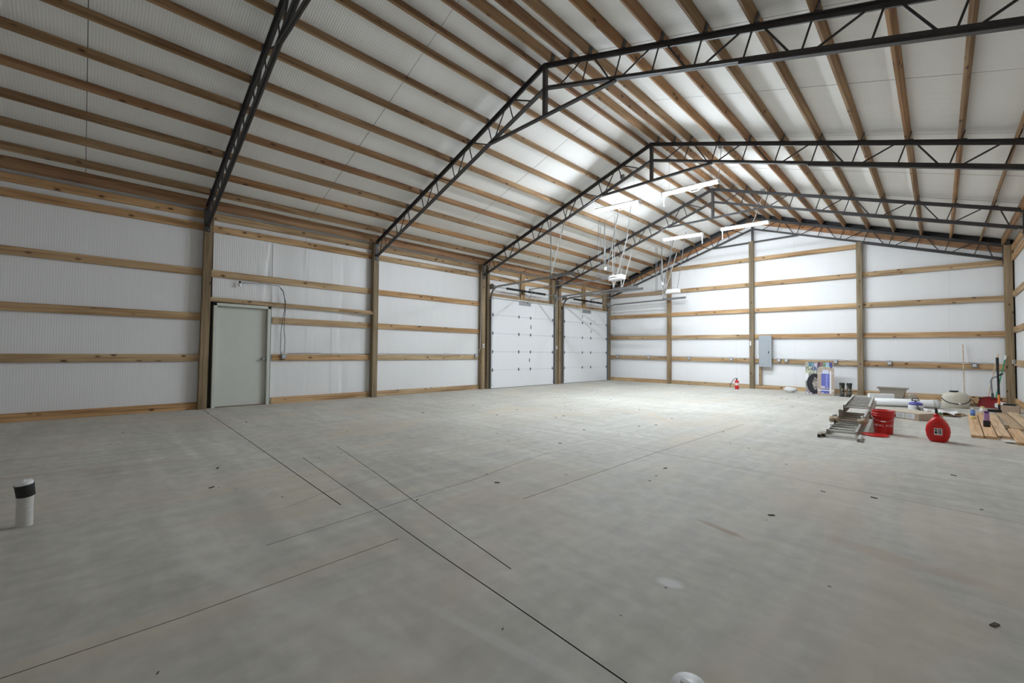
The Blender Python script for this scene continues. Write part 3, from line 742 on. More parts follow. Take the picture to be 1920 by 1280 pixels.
# ------------------------------------------------------------------ stub pipes in the floor
def stub(x, y, h, rr, tilt, label):
    r = root('pipe_stub', T(x, y, 0), label, 'pipe', 'capped white pipes in the floor')
    M = T(x, y, 0) @ Matrix.Rotation(tilt, 4, 'Y')
    MB().lathe([(rr, -.03), (rr, h-.05)], 24, M=M).build('pipe', PVC, r)
    Mc = M @ T(0, 0, h-.06) @ Matrix.Rotation(.12, 4, 'X')
    MB().lathe([(rr*.9, -.035), (rr*1.12, -.03), (rr*1.16, .035), (rr*1.2, .05)], 24, M=Mc).build('coupling', RUBBER, r)
    MB().lathe([(rr*1.08, .02), (rr*1.1, .062), (rr*1.02, .07), (.001, .072)], 24, M=Mc).box((-rr*.5, -.006, .07), (rr*.5, .006, .078), M=Mc).build('cap', WHITE, r)
stub(6.165, -16.853, .29, .040, .05, 'capped white pipe standing from the concrete at the left edge of the floor')
stub(10.02, -15.41, .285, .045, .0, 'capped white pipe cut off by the bottom edge, only its top in view')

# ------------------------------------------------------------------ ladder (folded extension ladder lying down)
def ladder():
    M0 = T(9.472, -8.668, 0) @ RZ(.052)
    r = root('folded_ladder', M0, 'dusty aluminium ladder folded flat in stacked sections on the floor', 'ladder')
    def section(dx, z0, h, w_, s0, s1, r0, n0, rot=0., mat=ALUD, rung=ALU, smax=9):
        M = M0 @ RZ(rot) @ T(dx, 0, 0)
        for sd in (-1, 1):
            b = MB(); xo = sd*w_/2; xi = sd*(w_/2-.026)
            b.box((min(xo, xo-sd*.004), s0, z0), (max(xo, xo-sd*.004), s1, z0+h))
            b.box((min(xo, xi), s0, z0), (max(xo, xi), s1, z0+.004)); b.box((min(xo, xi), s0, z0+h-.004), (max(xo, xi), s1, z0+h))
            b.build('rail', mat, r, M=M)
            MB().box((min(xo, xi)-.001, s0, z0+h), (max(xo, xi)+.001, s1, z0+h+.003)).build('rail_flange', ALU, r, M=M)
        s = s0+n0
        while r0 and s < min(smax, s1-.05):
            MB().tube([(-w_/2+.01, s, z0+h/2+.01), (w_/2-.01, s, z0+h/2+.01)], r0, 10).build('rung', rung, r, M=M); s += .28
    section(0, .006, .068, .363, .0, 3.0, .021, .05, smax=1.3)
    section(.05, .115, .075, .36, .46, 3.05, .019, .08, rung=ALUD, smax=1.9)
    section(.115, .20, .085, .385, .86, 3.2, .0, .2)
    section(.135, .295, .082, .336, .84, 3.28, .012, .03, .008)
    # foot tubes and cross bar at the near end
    for x, y0, y1 in ((-.225, -.40, -.12), (-.185, -.30, -.04), (.222, -.43, -.02)):
        b = MB()
        for q in ((-.022, -.018), (.018, .022)): b.box((x+q[0], y0, .002), (x+q[1], y1, .046))
        b.box((x-.022, y0, .002), (x+.022, y1, .006)); b.box((x-.022, y0, .042), (x+.022, y1, .046)); b.box((x-.018, y0+.04, .006), (x+.018, y0+.044, .042))
        b.build('foot', ALU if x > 0 else ALUD, r, M=M0)
    MB().box((-.16, -.30, .01), (.20, -.27, .035)).build('cross_bar', ALU, r, M=M0)
    for x in (-.17, .19): MB().box((x-.012, -.28, .012), (x+.012, .02, .03)).build('brace', ALUD, r, M=M0)
    for sd in (-1, 1):
        xc = .115+sd*.19
        b = MB().box((xc-.020, .80, .19), (xc+.020, .862, .30))
        for k in range(4): b.tube([(xc-.023, .82, .205+k*.026), (xc+.023, .82, .205+k*.026)], .009, 8)
        b.build('hinge_block', ALUD, r, M=M0)
        bm = bmesh.new(); bmesh.ops.create_icosphere(bm, subdivisions=3, radius=1); rdd = random.Random(5+sd)
        for v in bm.verts:
            n_ = 1+.20*math.sin(v.co.x*5+sd)+.16*math.sin(v.co.y*7+v.co.z*4)+.06*rdd.random(); v.co = Vector((v.co.x*.062, v.co.y*.085, v.co.z*.05))*n_
        xc = .05+sd*.175
        b = MB(); bm.verts.index_update(); b.add([v.co.copy() for v in bm.verts], [tuple(v.index for v in f.verts) for f in bm.faces], True, M=T(xc, .55, .17)); bm.free()
        o = b.build('cloth_wrap', CLOTH, r, M=M0); o['label'] = 'tan cloth wrapped around the ladder rail'
        MB().lathe([(.03, 0), (.035, .02), (.03, .035), (.001, .04)], 12, M=T(xc, .56, .21)).build('rail_end_cap', GALV, r, M=M0)
        MB().box((sd*.15-.012, .30, .06), (sd*.15+.012, .34, .115)).build('lock', BULB, r, M=M0)
ladder()

# ------------------------------------------------------------------ red bucket and lid
def bucket():
    p = Vector((9.89, -7.95, 0)); r = root('bucket', T(p), 'red plastic bucket with white lettering beside the folded ladder', 'bucket')
    M = T(p)
    pr = [(.001, .004), (.128, .004), (.132, .01), (.146, .26), (.158, .262), (.158, .275), (.148, .278), (.148, .295), (.160, .297), (.160, .308), (.150, .311), (.151, .335), (.162, .338), (.164, .355), (.150, .357), (.143, .30), (.128, .02), (.001, .018)]
    MB().lathe([(q*.85, z) for q, z in pr], 36, M=M).build('body', RED, r, M=None)
    # handle hanging at the front
    ang = math.atan2(CAM.y-p.y, CAM.x-p.x); pts = []
    for i in range(17):
        t = PI*i/16; a_ = ang+PI/2-t; rr = .143; z = .285-.09*math.sin(t)
        pts.append((p.x+rr*math.cos(a_), p.y+rr*math.sin(a_), z))
    MB().tube(pts, .003, 6).build('wire_handle', GALV, r)
    MB().tube(pts[7:10], .009, 8).build('handle_grip', WHITE, r)
    for s in (-1, 1):
        a_ = ang+s*PI/2; MB().lathe([(.001, 0), (.016, 0), (.016, .012), (.001, .014)], 12, M=T(p.x+.129*math.cos(a_), p.y+.129*math.sin(a_), .286) @ RZ(a_) @ Matrix.Rotation(PI/2, 4, 'Y')).build('ear', RED, r)
    # lettering bent round the bucket
    cu = bpy.data.curves.new('lettering', 'FONT'); cu.body = 'RURAL KING'; cu.size = .048; cu.align_x = 'CENTER'; cu.extrude = 0
    to = bpy.data.objects.new('lettering', cu); COL.objects.link(to); bpy.context.view_layer.update()
    me = bpy.data.meshes.new_from_object(to.evaluated_get(bpy.context.evaluated_depsgraph_get())); bpy.data.objects.remove(to)
    bm = bmesh.new(); bm.from_mesh(me); bmesh.ops.subdivide_edges(bm, edges=bm.edges[:], cuts=1)
    for v in bm.verts:
        z = .118+v.co.y; rr = .85*(.132+(z-.01)*.056)+.0014; th = ang+v.co.x*1.25/rr
        v.co = Vector((p.x+rr*math.cos(th), p.y+rr*math.sin(th), z))
    b = MB(); bm.verts.index_update(); b.add([v.co.copy() for v in bm.verts], [tuple(v.index for v in f.verts) for f in bm.faces]); bm.free()
    o = b.build('lettering', plain('faded_white_print', (.80, .62, .58), .5), r); o['label'] = 'white lettering'
bucket()
MB().lathe([(.001, .012), (.12, .012), (.128, .004), (.145, .004), (.152, .016), (.158, .016), (.160, .002), (.15, .0), (.001, .003)], 36, M=T(9.82, -8.27, .002)).build('disc', RED, label='round red lid lying on the floor in front of the red bucket', cat='lid')

# ------------------------------------------------------------------ red fuel can
def fuel_can():
    p = Vector((10.48, -8.15, 0)); a_ = math.atan2(CAM.y-p.y, CAM.x-p.x)+PI/2; M = T(p) @ RZ(a_)
    r = root('fuel_can', M, 'rounded red plastic fuel can with a green-tipped spout alone on the floor', 'fuel can')
    out = [(-.062, 0), (.062, 0), (.095, .018), (.118, .07), (.127, .14), (.120, .205), (.098, .262), (.062, .312), (.026, .345), (-.026, .345), (-.062, .312), (-.098, .262), (-.120, .205), (-.127, .14), (-.118, .07), (-.095, .018)]
    n = len(out); lay = [(-.105, .80), (-.095, .90), (-.06, .98), (0, 1.0), (.06, .98), (.095, .90), (.105, .80)]; vs = []; fs = []
    for (y, s) in lay:
        for (x, z) in out: vs.append((x*s, y, .165+(z-.165)*s if z > .02 else z+.0*(1-s)))
    for i in range(len(lay)-1):
        for k in range(n): fs.append((i*n+k, i*n+(k+1) % n, (i+1)*n+(k+1) % n, (i+1)*n+k))
    fs += [tuple(range(n))[::-1], tuple(range((len(lay)-1)*n, len(lay)*n))]
    b = MB(); b.add(vs, [f[::-1] for f in fs], True); b.build('body', RED, r, M=M)
    # moulded ridge round the front face
    MB().tube([(x*.62, -.106, .165+(z-.165)*.66) for x, z in out+out[:1]], .006, 6).build('moulded_rib', RED, r, M=M)
    MB().lathe([(.032, .335), (.036, .345), (.036, .368), (.024, .375), (.02, .385)], 18, M=T(-.01, 0, 0)).build('collar', RED, r, M=M)
    MB().tube([(-.01, 0, .37), (-.012, 0, .42), (-.018, 0, .455)], [.018, .015, .013], 12).build('spout', BLACK, r, M=M)
    MB().tube([(-.018, 0, .455), (-.022, 0, .485)], [.012, .008], 10).build('spout_tip', GALV, r, M=M)
    MB().tube([(.0, -.03, .385), (.03, -.03, .40), (.035, -.02, .37)], .009, 8).build('trigger', GREEN, r, M=M)
    MB().tube([(0, .03, .335), (0, .06, .36), (0, .095, .33), (0, .10, .27)], .013, 10).build('handle', RED, r, M=M)
    MB().box((-.038, -.1085, .10), (.042, -.106, .19)).build('label_plate', WHITE, r, M=M)
    b = MB()
    for k in range(4): b.box((.0, -.110, .115+k*.017), (.034, -.1085, .126+k*.017))
    b.box((-.032, -.110, .115), (-.008, -.1085, .150)); b.box((-.032, -.110, .16), (-.008, -.1085, .178)); b.build('label_marks', BLACK, r, M=M)
fuel_can()

# ------------------------------------------------------------------ planks
def plank(a, c, wd, z, label, th=.038):
    return beam('plank', PLANK, (a[0], a[1], z+th/2), (c[0], c[1], z+th/2), wd, th, None, (0, 0, 1), label=label, cat='plank', group='loose pine planks on the floor')
plank((10.885, -7.40), (10.955, -3.95), .122, .0, 'loose pine plank on the floor, first on the left, under the blue can')
plank((11.02, -7.35), (11.095, -3.65), .122, .0, 'loose pine plank on the floor, second from the left, under the purple bottle')
plank((11.158, -7.16), (11.23, -3.65), .122, .0, 'loose pine plank on the floor, third from the left')
plank((11.295, -7.70), (11.328, -6.1), .12, .0, 'short loose pine plank whose near end sticks out furthest, behind the white saucer')
plank((11.385, -6.02), (11.385, -2.95), .13, .0, 'long loose pine plank behind the small wooden block, fourth from the left')
plank((11.555, -6.6), (11.55, -3.0), .135, .0, 'loose pine plank lying nearest the right wall')
def frame_piece():
    r = root('slatted_block', T(11.27, -5.8, 0), 'small open wooden rectangle lying among the planks', 'wood')
    x0, x1, y0, y1 = 11.264, 11.303, -6.0, -5.72
    for p, q in (((x0, y0, .0105), (x0, y1, .0105)), ((x1, y0, .0105), (x1, y1, .0105)), ((x0-.008, y0, .0305), (x1+.008, y0, .0305)), ((x0-.008, y1, .0305), (x1+.008, y1, .0305))):
        beam('slat', PURL, p, q, .014, .02, r)
frame_piece()
MB().lathe([(.001, .004), (.03, .004), (.06, .018), (.066, .026), (.06, .024), (.03, .010), (.001, .010)], 20, M=T(11.17, -7.58, 0)).build('saucer', WHITE, label='small white plastic saucer in front of the planks', cat='dish')

# ------------------------------------------------------------------ cartons
def long_carton():
    M = T(9.95, -5.65, 0) @ RZ(-.55); r = root('carton', M, 'long flat cardboard carton with white labels behind the red bucket', 'box')
    u = (10.21-9.66, -5.85+5.33)
    MB().bbox((-.33, -.0, 0), (.33, .60, .125), .004).build('body', CARD, r, M=M)
    MB().box((-.325, .0, .1255), (.325, .60, .127)).box((-.33, .27, .127), (.33, .33, .1275)).build('top_flap', PALEC, r, M=M)
    for x0, x1 in ((-.24, -.12), (-.04, .10), (.115, .26)):
        MB().box((x0, -.002, .022), (x1, -.0, .112)).build('paper_label', WHITE, r, M=M)
        b = MB()
        for k in range(4): b.box((x0+.015, -.003, .035+k*.018), (x1-.02-.02*(k % 2), -.002, .042+k*.018))
        b.build('label_print', GREY, r, M=M)
long_carton()
def small_box():
    M = T(11.56, -2.72, 0) @ RZ(-.15); r = root('cardboard_box', M, 'small brown cardboard box at the foot of the right corner post', 'box')
    MB().bbox((-.13, -.11, 0), (.13, .11, .155), .003).build('body', CARD, r, M=M)
    MB().box((-.13, -.006, .155), (.13, .006, .157)).build('tape', PALEC, r, M=M)
    MB().bbox((-.10, -.09, .158), (.08, .08, .188), .006).build('black_case', BLACK, label='flat black case lying on the small cardboard box', cat='case', M=M)
small_box()

# ------------------------------------------------------------------ printed boxes leaning on the wall
def print_sheet(name, w_, h_, nx, nz, fn, parent, M):
    vs = [(w_*(i/nx-.5), 0, h_*j/nz) for j in range(nz+1) for i in range(nx+1)]; fs = []; cols = []
    for j in range(nz):
        for i in range(nx):
            a = j*(nx+1)+i; fs.append((a, a+1, a+nx+2, a+nx+1)); cols.append(fn((i+.5)/nx, (j+.5)/nz))
    me = bpy.data.meshes.new(name); me.from_pydata(vs, [], fs); at = me.color_attributes.new('print', 'FLOAT_COLOR', 'CORNER'); k = 0
    for p in me.polygons:
        for _ in p.loop_indices: at.data[k].color = (*cols[p.index], 1); k += 1
    me.materials.append(PRINT); o = bpy.data.objects.new(name, me); put(o, M, parent); return o
def big_print(u, v):
    rd2 = random.Random(int(u*40)*97+int(v*60)*13); n = rd2.random()
    if v > .86:
        k = int(u*9); base = [(.45, .45, .38), (.1, .2, .28), (.2, .3, .35), (.5, .45, .5), (.10, .05, .08), (.28, .15, .16), (.2, .3, .2), (.35, .5, .6), (.1, .1, .3)][k]
        return tuple(c*(.5+n) for c in base)
    if u > .93: return (.12, .1, .25)
    dx, dy = (u-.36)*.62, (v-.33)*.98; d = math.hypot(dx*1.6, dy)
    if d < .10: return (.25, .22, .2) if n > .5 else (.5, .45, .4)
    if d < .19 and u > .3: return (.45, .40, .34) if int(math.atan2(dy, dx)*6) % 2 else (.05, .05, .06)
    if d < .31: return (.02, .02, .025)
    if v < .08 and u < .4: return (.75, .72, .75) if n > .3 else (.1, .05, .1)
    if v < .14: return (.35, .25, .28)
    if u < .12 and .42 < v < .66: return (.85, .85, .85)
    if .16 < u < .22 and .42 < v < .5: return (.8, .8, .8)
    if v > .72 and .25 < u < .5: return (.05, .06, .2) if n > .35 else (.5, .55, .6)
    if v > .66: return (.45+.2*n, .47+.2*n, .38+.1*n) if n > .35 else (.08, .09, .06)
    return (.20+.30*n, .20+.30*n, .18+.25*n)
def small_print(u, v):
    n = random.Random(int(u*30)*31+int(v*60)*7).random()
    if abs(v-.185) < .012 or abs(v-.81) < .012: return (.8, .78, .76)
    if .22 < u < .72 and .06 < v < .24: return (.8, .8, .85) if (.25 < u < .34 and v < .1) or (abs(v-.18) < .012 and int(u*20) % 3 == 0) else (.12, .14, .45)
    if .24 < u < .74 and .26 < v < .82:
        if math.hypot((u-.33)*.34, (v-.30)*.84) < .035 and math.hypot((u-.33)*.34, (v-.30)*.84) > .016: return (.85, .85, .9)
        return (.32, .36, .68) if abs(u-.55) < .06 and n > .3 else (.15, .16, .48)
    if .3 < u < .68 and .82 < v < .93: return (.62, .66, .82)
    if .74 < u < .82 and .06 < v < .9: return (.82, .82, .84)
    return (.47, .38, .31)
def leaning(name, x, y, w_, h_, d_, tilt, rot, fn, nx, nz, side, label):
    M = T(x, y, .004) @ RZ(rot) @ Matrix.Rotation(-tilt, 4, 'X')
    r = root(name, M, label, 'box')
    MB().bbox((-w_/2, 0, 0), (w_/2, d_, h_), .004).build('carton', side, r, M=M)
    print_sheet('printed_face', w_, h_, nx, nz, fn, r, M @ T(0, -.002, 0))
leaning('product_box', 7.93, -.94, .66, .97, .12, .10, .12, big_print, 44, 64, plain('dark_print', (.07, .06, .14), .5), 'large colourful printed box leaning on the gable wall, tyre picture at its lower left')
leaning('product_box', 8.13, -1.12, .40, .80, .10, .10, .12, small_print, 34, 60, CARD, 'narrow cardboard box with a blue printed panel in front of the large printed box')

# ------------------------------------------------------------------ boots
def boot(x, y, rot, label):
    M = T(x, y, 0) @ RZ(rot); r = root('rubber_boot', M, label, 'boot', 'camouflage rubber boots')
    path = [(0, .03, .02, .055, .07), (0, .02, .08, .052, .065), (0, .035, .14, .048, .052), (0, .04, .22, .055, .058), (0, .04, .30, .062, .066), (0, .04, .38, .064, .070), (0, .04, .385, .060, .066), (0, .04, .30, .055, .06)]
    vs = []; fs = []; n = 18
    for (cx, cy_, z, rx, ry) in path:
        for k in range(n): t = 2*PI*k/n; vs.append((cx+rx*math.cos(t), cy_+ry*math.sin(t), z))
    for i in range(len(path)-1):
        for k in range(n): fs.append((i*n+k, i*n+(k+1) % n, (i+1)*n+(k+1) % n, (i+1)*n+k))
    b = MB(); b.add(vs, fs, True)
    # foot
    foot = [(-.055, -.10), (-.05, -.16), (-.02, -.195), (.02, -.195), (.05, -.16), (.055, -.10), (.045, 0), (.045, .08), (0, .105), (-.045, .08), (-.045, 0)]
    n = len(foot); vs = []; fs = []
    for z, s in ((.02, 1), (.06, .98), (.095, .8), (.11, .45)):
        for (fx, fy) in foot: vs.append((fx*s, fy*s+.02*(1-s)*2, z + (.02 if fy > -.05 and z > .05 else 0)))
    for i in range(3):
        for k in range(n): fs.append((i*n+k, i*n+(k+1) % n, (i+1)*n+(k+1) % n, (i+1)*n+k))
    fs.append(tuple(range(3*n, 4*n))); b.add(vs, fs, True); b.build('upper', CAMO, r, M=M)
    MB().prism([(a_*1.06, c_*1.04) for a_, c_ in foot], 0, .022).build('sole', RUBBER, r, M=M)
    MB().lathe([(.064, .335), (.069, .34), (.069, .36), (.064, .365)], 18, M=T(0, .04, 0), sy=1.08).build('strap', RUBBER, r, M=M)
boot(8.50, -1.02, .1, 'left one of the pair of camouflage rubber boots by the gable wall')
boot(8.66, -1.02, -.05, 'right one of the pair of camouflage rubber boots by the gable wall')

# ------------------------------------------------------------------ fire extinguisher, white bag
def ext():
    p = (5.60, -.80, 0); M = T(p); r = root('fire_extinguisher', M, 'small red fire extinguisher on the floor left of the centre gable post', 'fire extinguisher')
    MB().lathe([(.001, .0), (.060, .0), (.065, .01), (.065, .25), (.058, .28), (.03, .305), (.02, .31), (.02, .325), (.001, .325)], 20, M=M).build('cylinder', RED, r)
    MB().lathe([(.0665, .13), (.0665, .22)], 20, M=M).build('label_band', plain('pink_label', (.75, .6, .6), .5), r)
    MB().lathe([(.022, .32), (.025, .33), (.02, .36), (.001, .365)], 12, M=M).build('valve', BLACK, r)
    MB().box((p[0]-.01, p[1]-.10, .365), (p[0]+.01, p[1]+.02, .375)).box((p[0]-.01, p[1]-.09, .34), (p[0]+.01, p[1]+.0, .346)).build('lever', BLACK, r)
    MB().tube([(p[0], p[1], .355), (p[0]-.05, p[1], .37), (p[0]-.12, p[1], .30), (p[0]-.19, p[1], .17), (p[0]-.225, p[1], .06)], .010, 8).build('hose', RUBBER, r)
ext()
def blob(name, c, sz, mat, label, cat, seed=1, amp=.25, sub=3, parent=None):
    bm = bmesh.new(); bmesh.ops.create_icosphere(bm, subdivisions=sub, radius=1); rd3 = random.Random(seed); ph = [rd3.uniform(0, 6) for _ in range(6)]
    for v in bm.verts:
        x, y, z = v.co; k = 1+amp*(math.sin(5*x+ph[0])*math.sin(4*y+ph[1])+.6*math.sin(9*z+ph[2]+3*x)+.4*math.sin(13*y+ph[3]+5*z))*.5+amp*.25*rd3.random()
        v.co = Vector((x*sz[0], y*sz[1], max(-.96, z)*sz[2]))*k
    mz = min(v.co.z for v in bm.verts)
    for v in bm.verts: v.co.z -= mz
    b = MB(); bm.verts.index_update(); b.add([v.co.copy() for v in bm.verts], [tuple(v.index for v in f.verts) for f in bm.faces], True, M=T(c)); bm.free()
    return b.build(name, mat, parent, M=T(c) if False else None, label=label, cat=cat)
blob('crumpled_bag', (7.17, -.85, .0), (.17, .10, .08), BAG, 'crumpled white plastic bag on the floor left of the printed boxes', 'bag', 3, .35)
blob('plastic_bag', (11.47, -2.25, .0), (.10, .09, .085), BAG, 'crumpled white and grey plastic bag between the red shovel and the small box', 'bag', 9, .35)

# ------------------------------------------------------------------ planter
def planter():
    M = T(9.57, -.50, 0) @ RZ(-.06); r = root('planter', M, 'taupe rectangular plastic planter against the gable wall', 'planter')
    def ring(z, a_, c_): return [(-a_, -c_, z), (a_, -c_, z), (a_, c_, z), (-a_, c_, z)]
    lv = [(0, .22, .10), (.18, .255, .125), (.185, .262, .13), (.25, .285, .145), (.255, .31, .16), (.285, .325, .17), (.292, .325, .17), (.292, .30, .15), (.04, .21, .09)]
    vs = []; fs = []
    for z, a_, c_ in lv: vs += ring(z, a_, c_)
    for i in range(len(lv)-1):
        for k in range(4): fs.append((i*4+k, i*4+(k+1) % 4, (i+1)*4+(k+1) % 4, (i+1)*4+k))
    fs += [(3, 2, 1, 0), tuple(range((len(lv)-1)*4, len(lv)*4))]
    MB().add(vs, fs).build('body', TAUPE, r, M=M)
planter()

# ------------------------------------------------------------------ white pipe, foam sheet, lumber and odd bits by the wall
def big_pipe():
    r = root('drain_pipe', T(10.0, -3.05, 0), 'long thick white drain pipe lying on the floor behind the carton', 'pipe')
    p0 = Vector((9.30, -3.42, .095)); p1 = Vector((10.48, -2.88, .095)); d = (p1-p0).normalized()
    n = 24
    Mf, L = frame(p0, p1); Mr = Mf @ Matrix.Rotation(PI/2, 4, 'Y')
    MB().lathe([(.088, -L/2), (.092, -L/2), (.092, L/2-.14), (.098, L/2-.13), (.098, L/2), (.088, L/2), (.085, -L/2), (.088, -L/2)], 28, M=Mr).build('tube', WHITE, r)
    MB().lathe([(.099, L/2-.125), (.102, L/2-.12), (.102, L/2-.10), (.099, L/2-.095)], 28, M=Mr).build('collar', PVC, r)
big_pipe()
MB().bbox((-.25, -.05, -.045), (.25, .05, .045), .01).build('foam_block', WHITE, M=T(9.57, -3.02, .045) @ RZ(.40), label='white foam block lying behind the left end of the drain pipe', cat='foam')
COL.objects[-1].matrix_basis = T(9.50, -2.98, .135) @ RZ(.50); COL.objects[-1].scale = (1, 1, 3.0)
beam('timber', PINE, (10.1, -.62, .03), (11.2, -.50, .03), .09, .06, None, label='pale length of timber lying along the foot of the gable wall', cat='timber')
beam('timber', TREAT, (10.95, -1.72, .04), (11.45, -1.55, .04), .09, .08, None, label='dark length of timber lying behind the sprayer tank', cat='timber')
b = MB(); rd4 = random.Random(11)
for k in range(9):
    a0 = rd4.uniform(0, 6.3); rr = rd4.uniform(.04, .09); c0 = (9.98+rd4.uniform(-.05, .05), -1.55+rd4.uniform(-.04, .04), .10+rd4.uniform(-.03, .08))
    b.tube([(c0[0]+rr*math.cos(a0+t), c0[1]+rr*.5*math.sin(a0+t*1.3), max(.008, c0[2]+rr*math.sin(t*1.1))) for t in [i*.7 for i in range(7)]], .0045, 5)
b.build('wire_coil', ALU, label='tangled coil of silvery wire behind the pump sprayer', cat='wire')

def pump_sprayer():
    M = T(10.16, -4.78, .0); r = root('pump_sprayer', M, 'white pump sprayer with a purple-blue lid and black handle behind the carton', 'sprayer')
    MB().lathe([(.001, .0), (.105, .0), (.112, .015), (.112, .19), (.10, .215), (.001, .22)], 26, M=M).build('tank', WHITE, r)
    MB().lathe([(.10, .20), (.108, .205), (.104, .235), (.06, .26), (.03, .265), (.001, .265)], 26, M=M).build('lid', PURPLE, r)
    MB().tube([(10.16, -4.78, .26), (10.16, -4.78, .285)], .014, 10).tube([(10.10, -4.80, .29), (10.12, -4.80, .325), (10.20, -4.79, .325), (10.22, -4.79, .29), (10.10, -4.80, .29)], .009, 8).build('handle', BLACK, r)
    MB().tube([(10.17, -4.88, .22), (10.20, -4.93, .17), (10.24, -4.97, .10), (10.30, -4.99, .03), (10.335, -4.98, .014)], [.008, .010, .013, .014, .008], 8).build('wand', BLACK, r)
    MB().tube([(10.16, -4.90, .16), (10.20, -4.91, .14), (10.25, -4.93, .15), (10.28, -4.90, .10), (10.27, -4.95, .03)], .007, 8).build('hose', RUBBER, r)
pump_sprayer()
def tank():
    M = T(10.76, -2.38, 0) @ RZ(.35); r = root('sprayer_tank', M, 'large cream plastic sprayer tank with black lid and hose', 'tank')
    k = .78
    pr = [(.001, .0), (.26, .0), (.285, .02), (.30, .11), (.305, .12), (.30, .13), (.305, .21), (.295, .26), (.27, .30), (.24, .325), (.19, .345), (.12, .36), (.001, .363)]
    MB().lathe([(a_*k, z) for a_, z in pr], 36, M=M, sy=.72).build('shell', CREAM, r)
    for z, rr in ((.17, .307*k), (.27, .294*k)): MB().lathe([(rr-.006, z-.008), (rr+.002, z), (rr-.006, z+.008)], 36, M=M, sy=.72).build('moulded_rib', CREAM, r)
    MB().lathe([(.06, .35), (.068, .355), (.068, .375), (.001, .378)], 20, M=M @ T(-.03, 0, 0)).box((-.10, -.02, .372), (.05, .02, .392), M=M).build('lid', BLACK, r)
    pts = [(.314*k*math.cos(t), .314*k*.72*math.sin(t), .21-.11*math.sin((t-3.3)/2.6*PI)**.8 if 3.3 < t < 5.9 else .21) for t in [3.1+.16*i for i in range(20)]]
    MB().tube(pts, .009, 8, M=M).build('hose', RUBBER, r)
    MB().tube([(0, -.165, .11), (0, -.20, .10)], .018, 10, M=M).build('drain_fitting', WHITE, r)
    MB().tube([(.20, .02, .26), (.30, .0, .17), (.33, -.0, .12)], .008, 6, M=M).build('wand', BLACK, r)
tank()
# flattened bag and card under it
b = MB(); nx, ny = 22, 14; vs = []; fs = []; rd5 = random.Random(2)
for i in range(nx+1):
    for j in range(ny+1):
        u, v = i/nx-.5, j/ny-.5
        vs.append((u*.54, v*.5, .05+.018*math.sin(u*14+v*5)+.012*math.sin(v*19)+.006*rd5.random()))
for i in range(nx):
    for j in range(ny):
        a = i*(ny+1)+j; fs.append((a, a+ny+1, a+ny+2, a+1))
b.add(vs, fs, True); b.build('feed_sack', BAG, M=T(10.48, -4.22, .0) @ RZ(-.22), label='flattened white sack lying on brown paper in front of the sprayer tank', cat='sack')
b = MB(); vs = []; fs = []
for i in range(nx+1):
    for j in range(ny+1):
        u, v = i/nx-.5, j/ny-.5; e = max(abs(u), abs(v))*2
        vs.append((u*.66, v*.62, .012+.010*math.sin(u*11+v*7)*e+(.02*(e-.7) if e > .7 else 0)))
for i in range(nx):
    for j in range(ny):
        a = i*(ny+1)+j; fs.append((a, a+ny+1, a+ny+2, a+1))
b.add(vs, fs, True); b.build('brown_paper', BROWNP, M=T(10.50, -4.25, .0) @ RZ(-.22), label='crumpled brown paper sheet under the white sack', cat='paper')

def can(x, y, z, rr, h, parts, label, name, cat):
    r = root(name, T(x, y, z), label, cat)
    for nm, m, z0, z1, k0, k1 in parts:
        MB().lathe([(.001, z0), (rr*k0, z0), (rr*k1, z1), (.001, z1)], 20, M=T(x, y, z), smooth=True).build(nm, m, r)
can(10.93, -4.98, .038, .033, .2, [('lower_band', YELLOW, 0, .055, 1, 1), ('body', BLUE, .055, .145, 1, 1), ('shoulder', BLUE, .145, .165, 1, .6), ('cap', WHITE, .165, .195, .55, .3)], 'blue spray can with a pale yellow base standing on the first plank', 'spray_can', 'can')
can(11.11, -3.7, .038, .035, .14, [('body', WHITE, 0, .10, 1, 1), ('cap', YELLOW, .10, .135, .8, .8)], 'small white can with a yellow cap on the far end of the planks', 'spray_can', 'can')
def purple_bottle():
    M = T(11.04, -6.15, .038) @ RZ(.1); r = root('bottle', M, 'tall purple bottle with a black base standing on the second plank', 'bottle')
    MB().bbox((-.038, -.03, 0), (.038, .03, .10), .006).build('base', BLACK, r, M=M)
    MB().bbox((-.031, -.026, .10), (.031, .026, .22), .008).build('body', LILAC, r, M=M)
    MB().bbox((-.026, -.024, .22), (.026, .024, .255), .006).build('cap', plain('purple', (.13, .03, .22), .4), r, M=M)
purple_bottle()

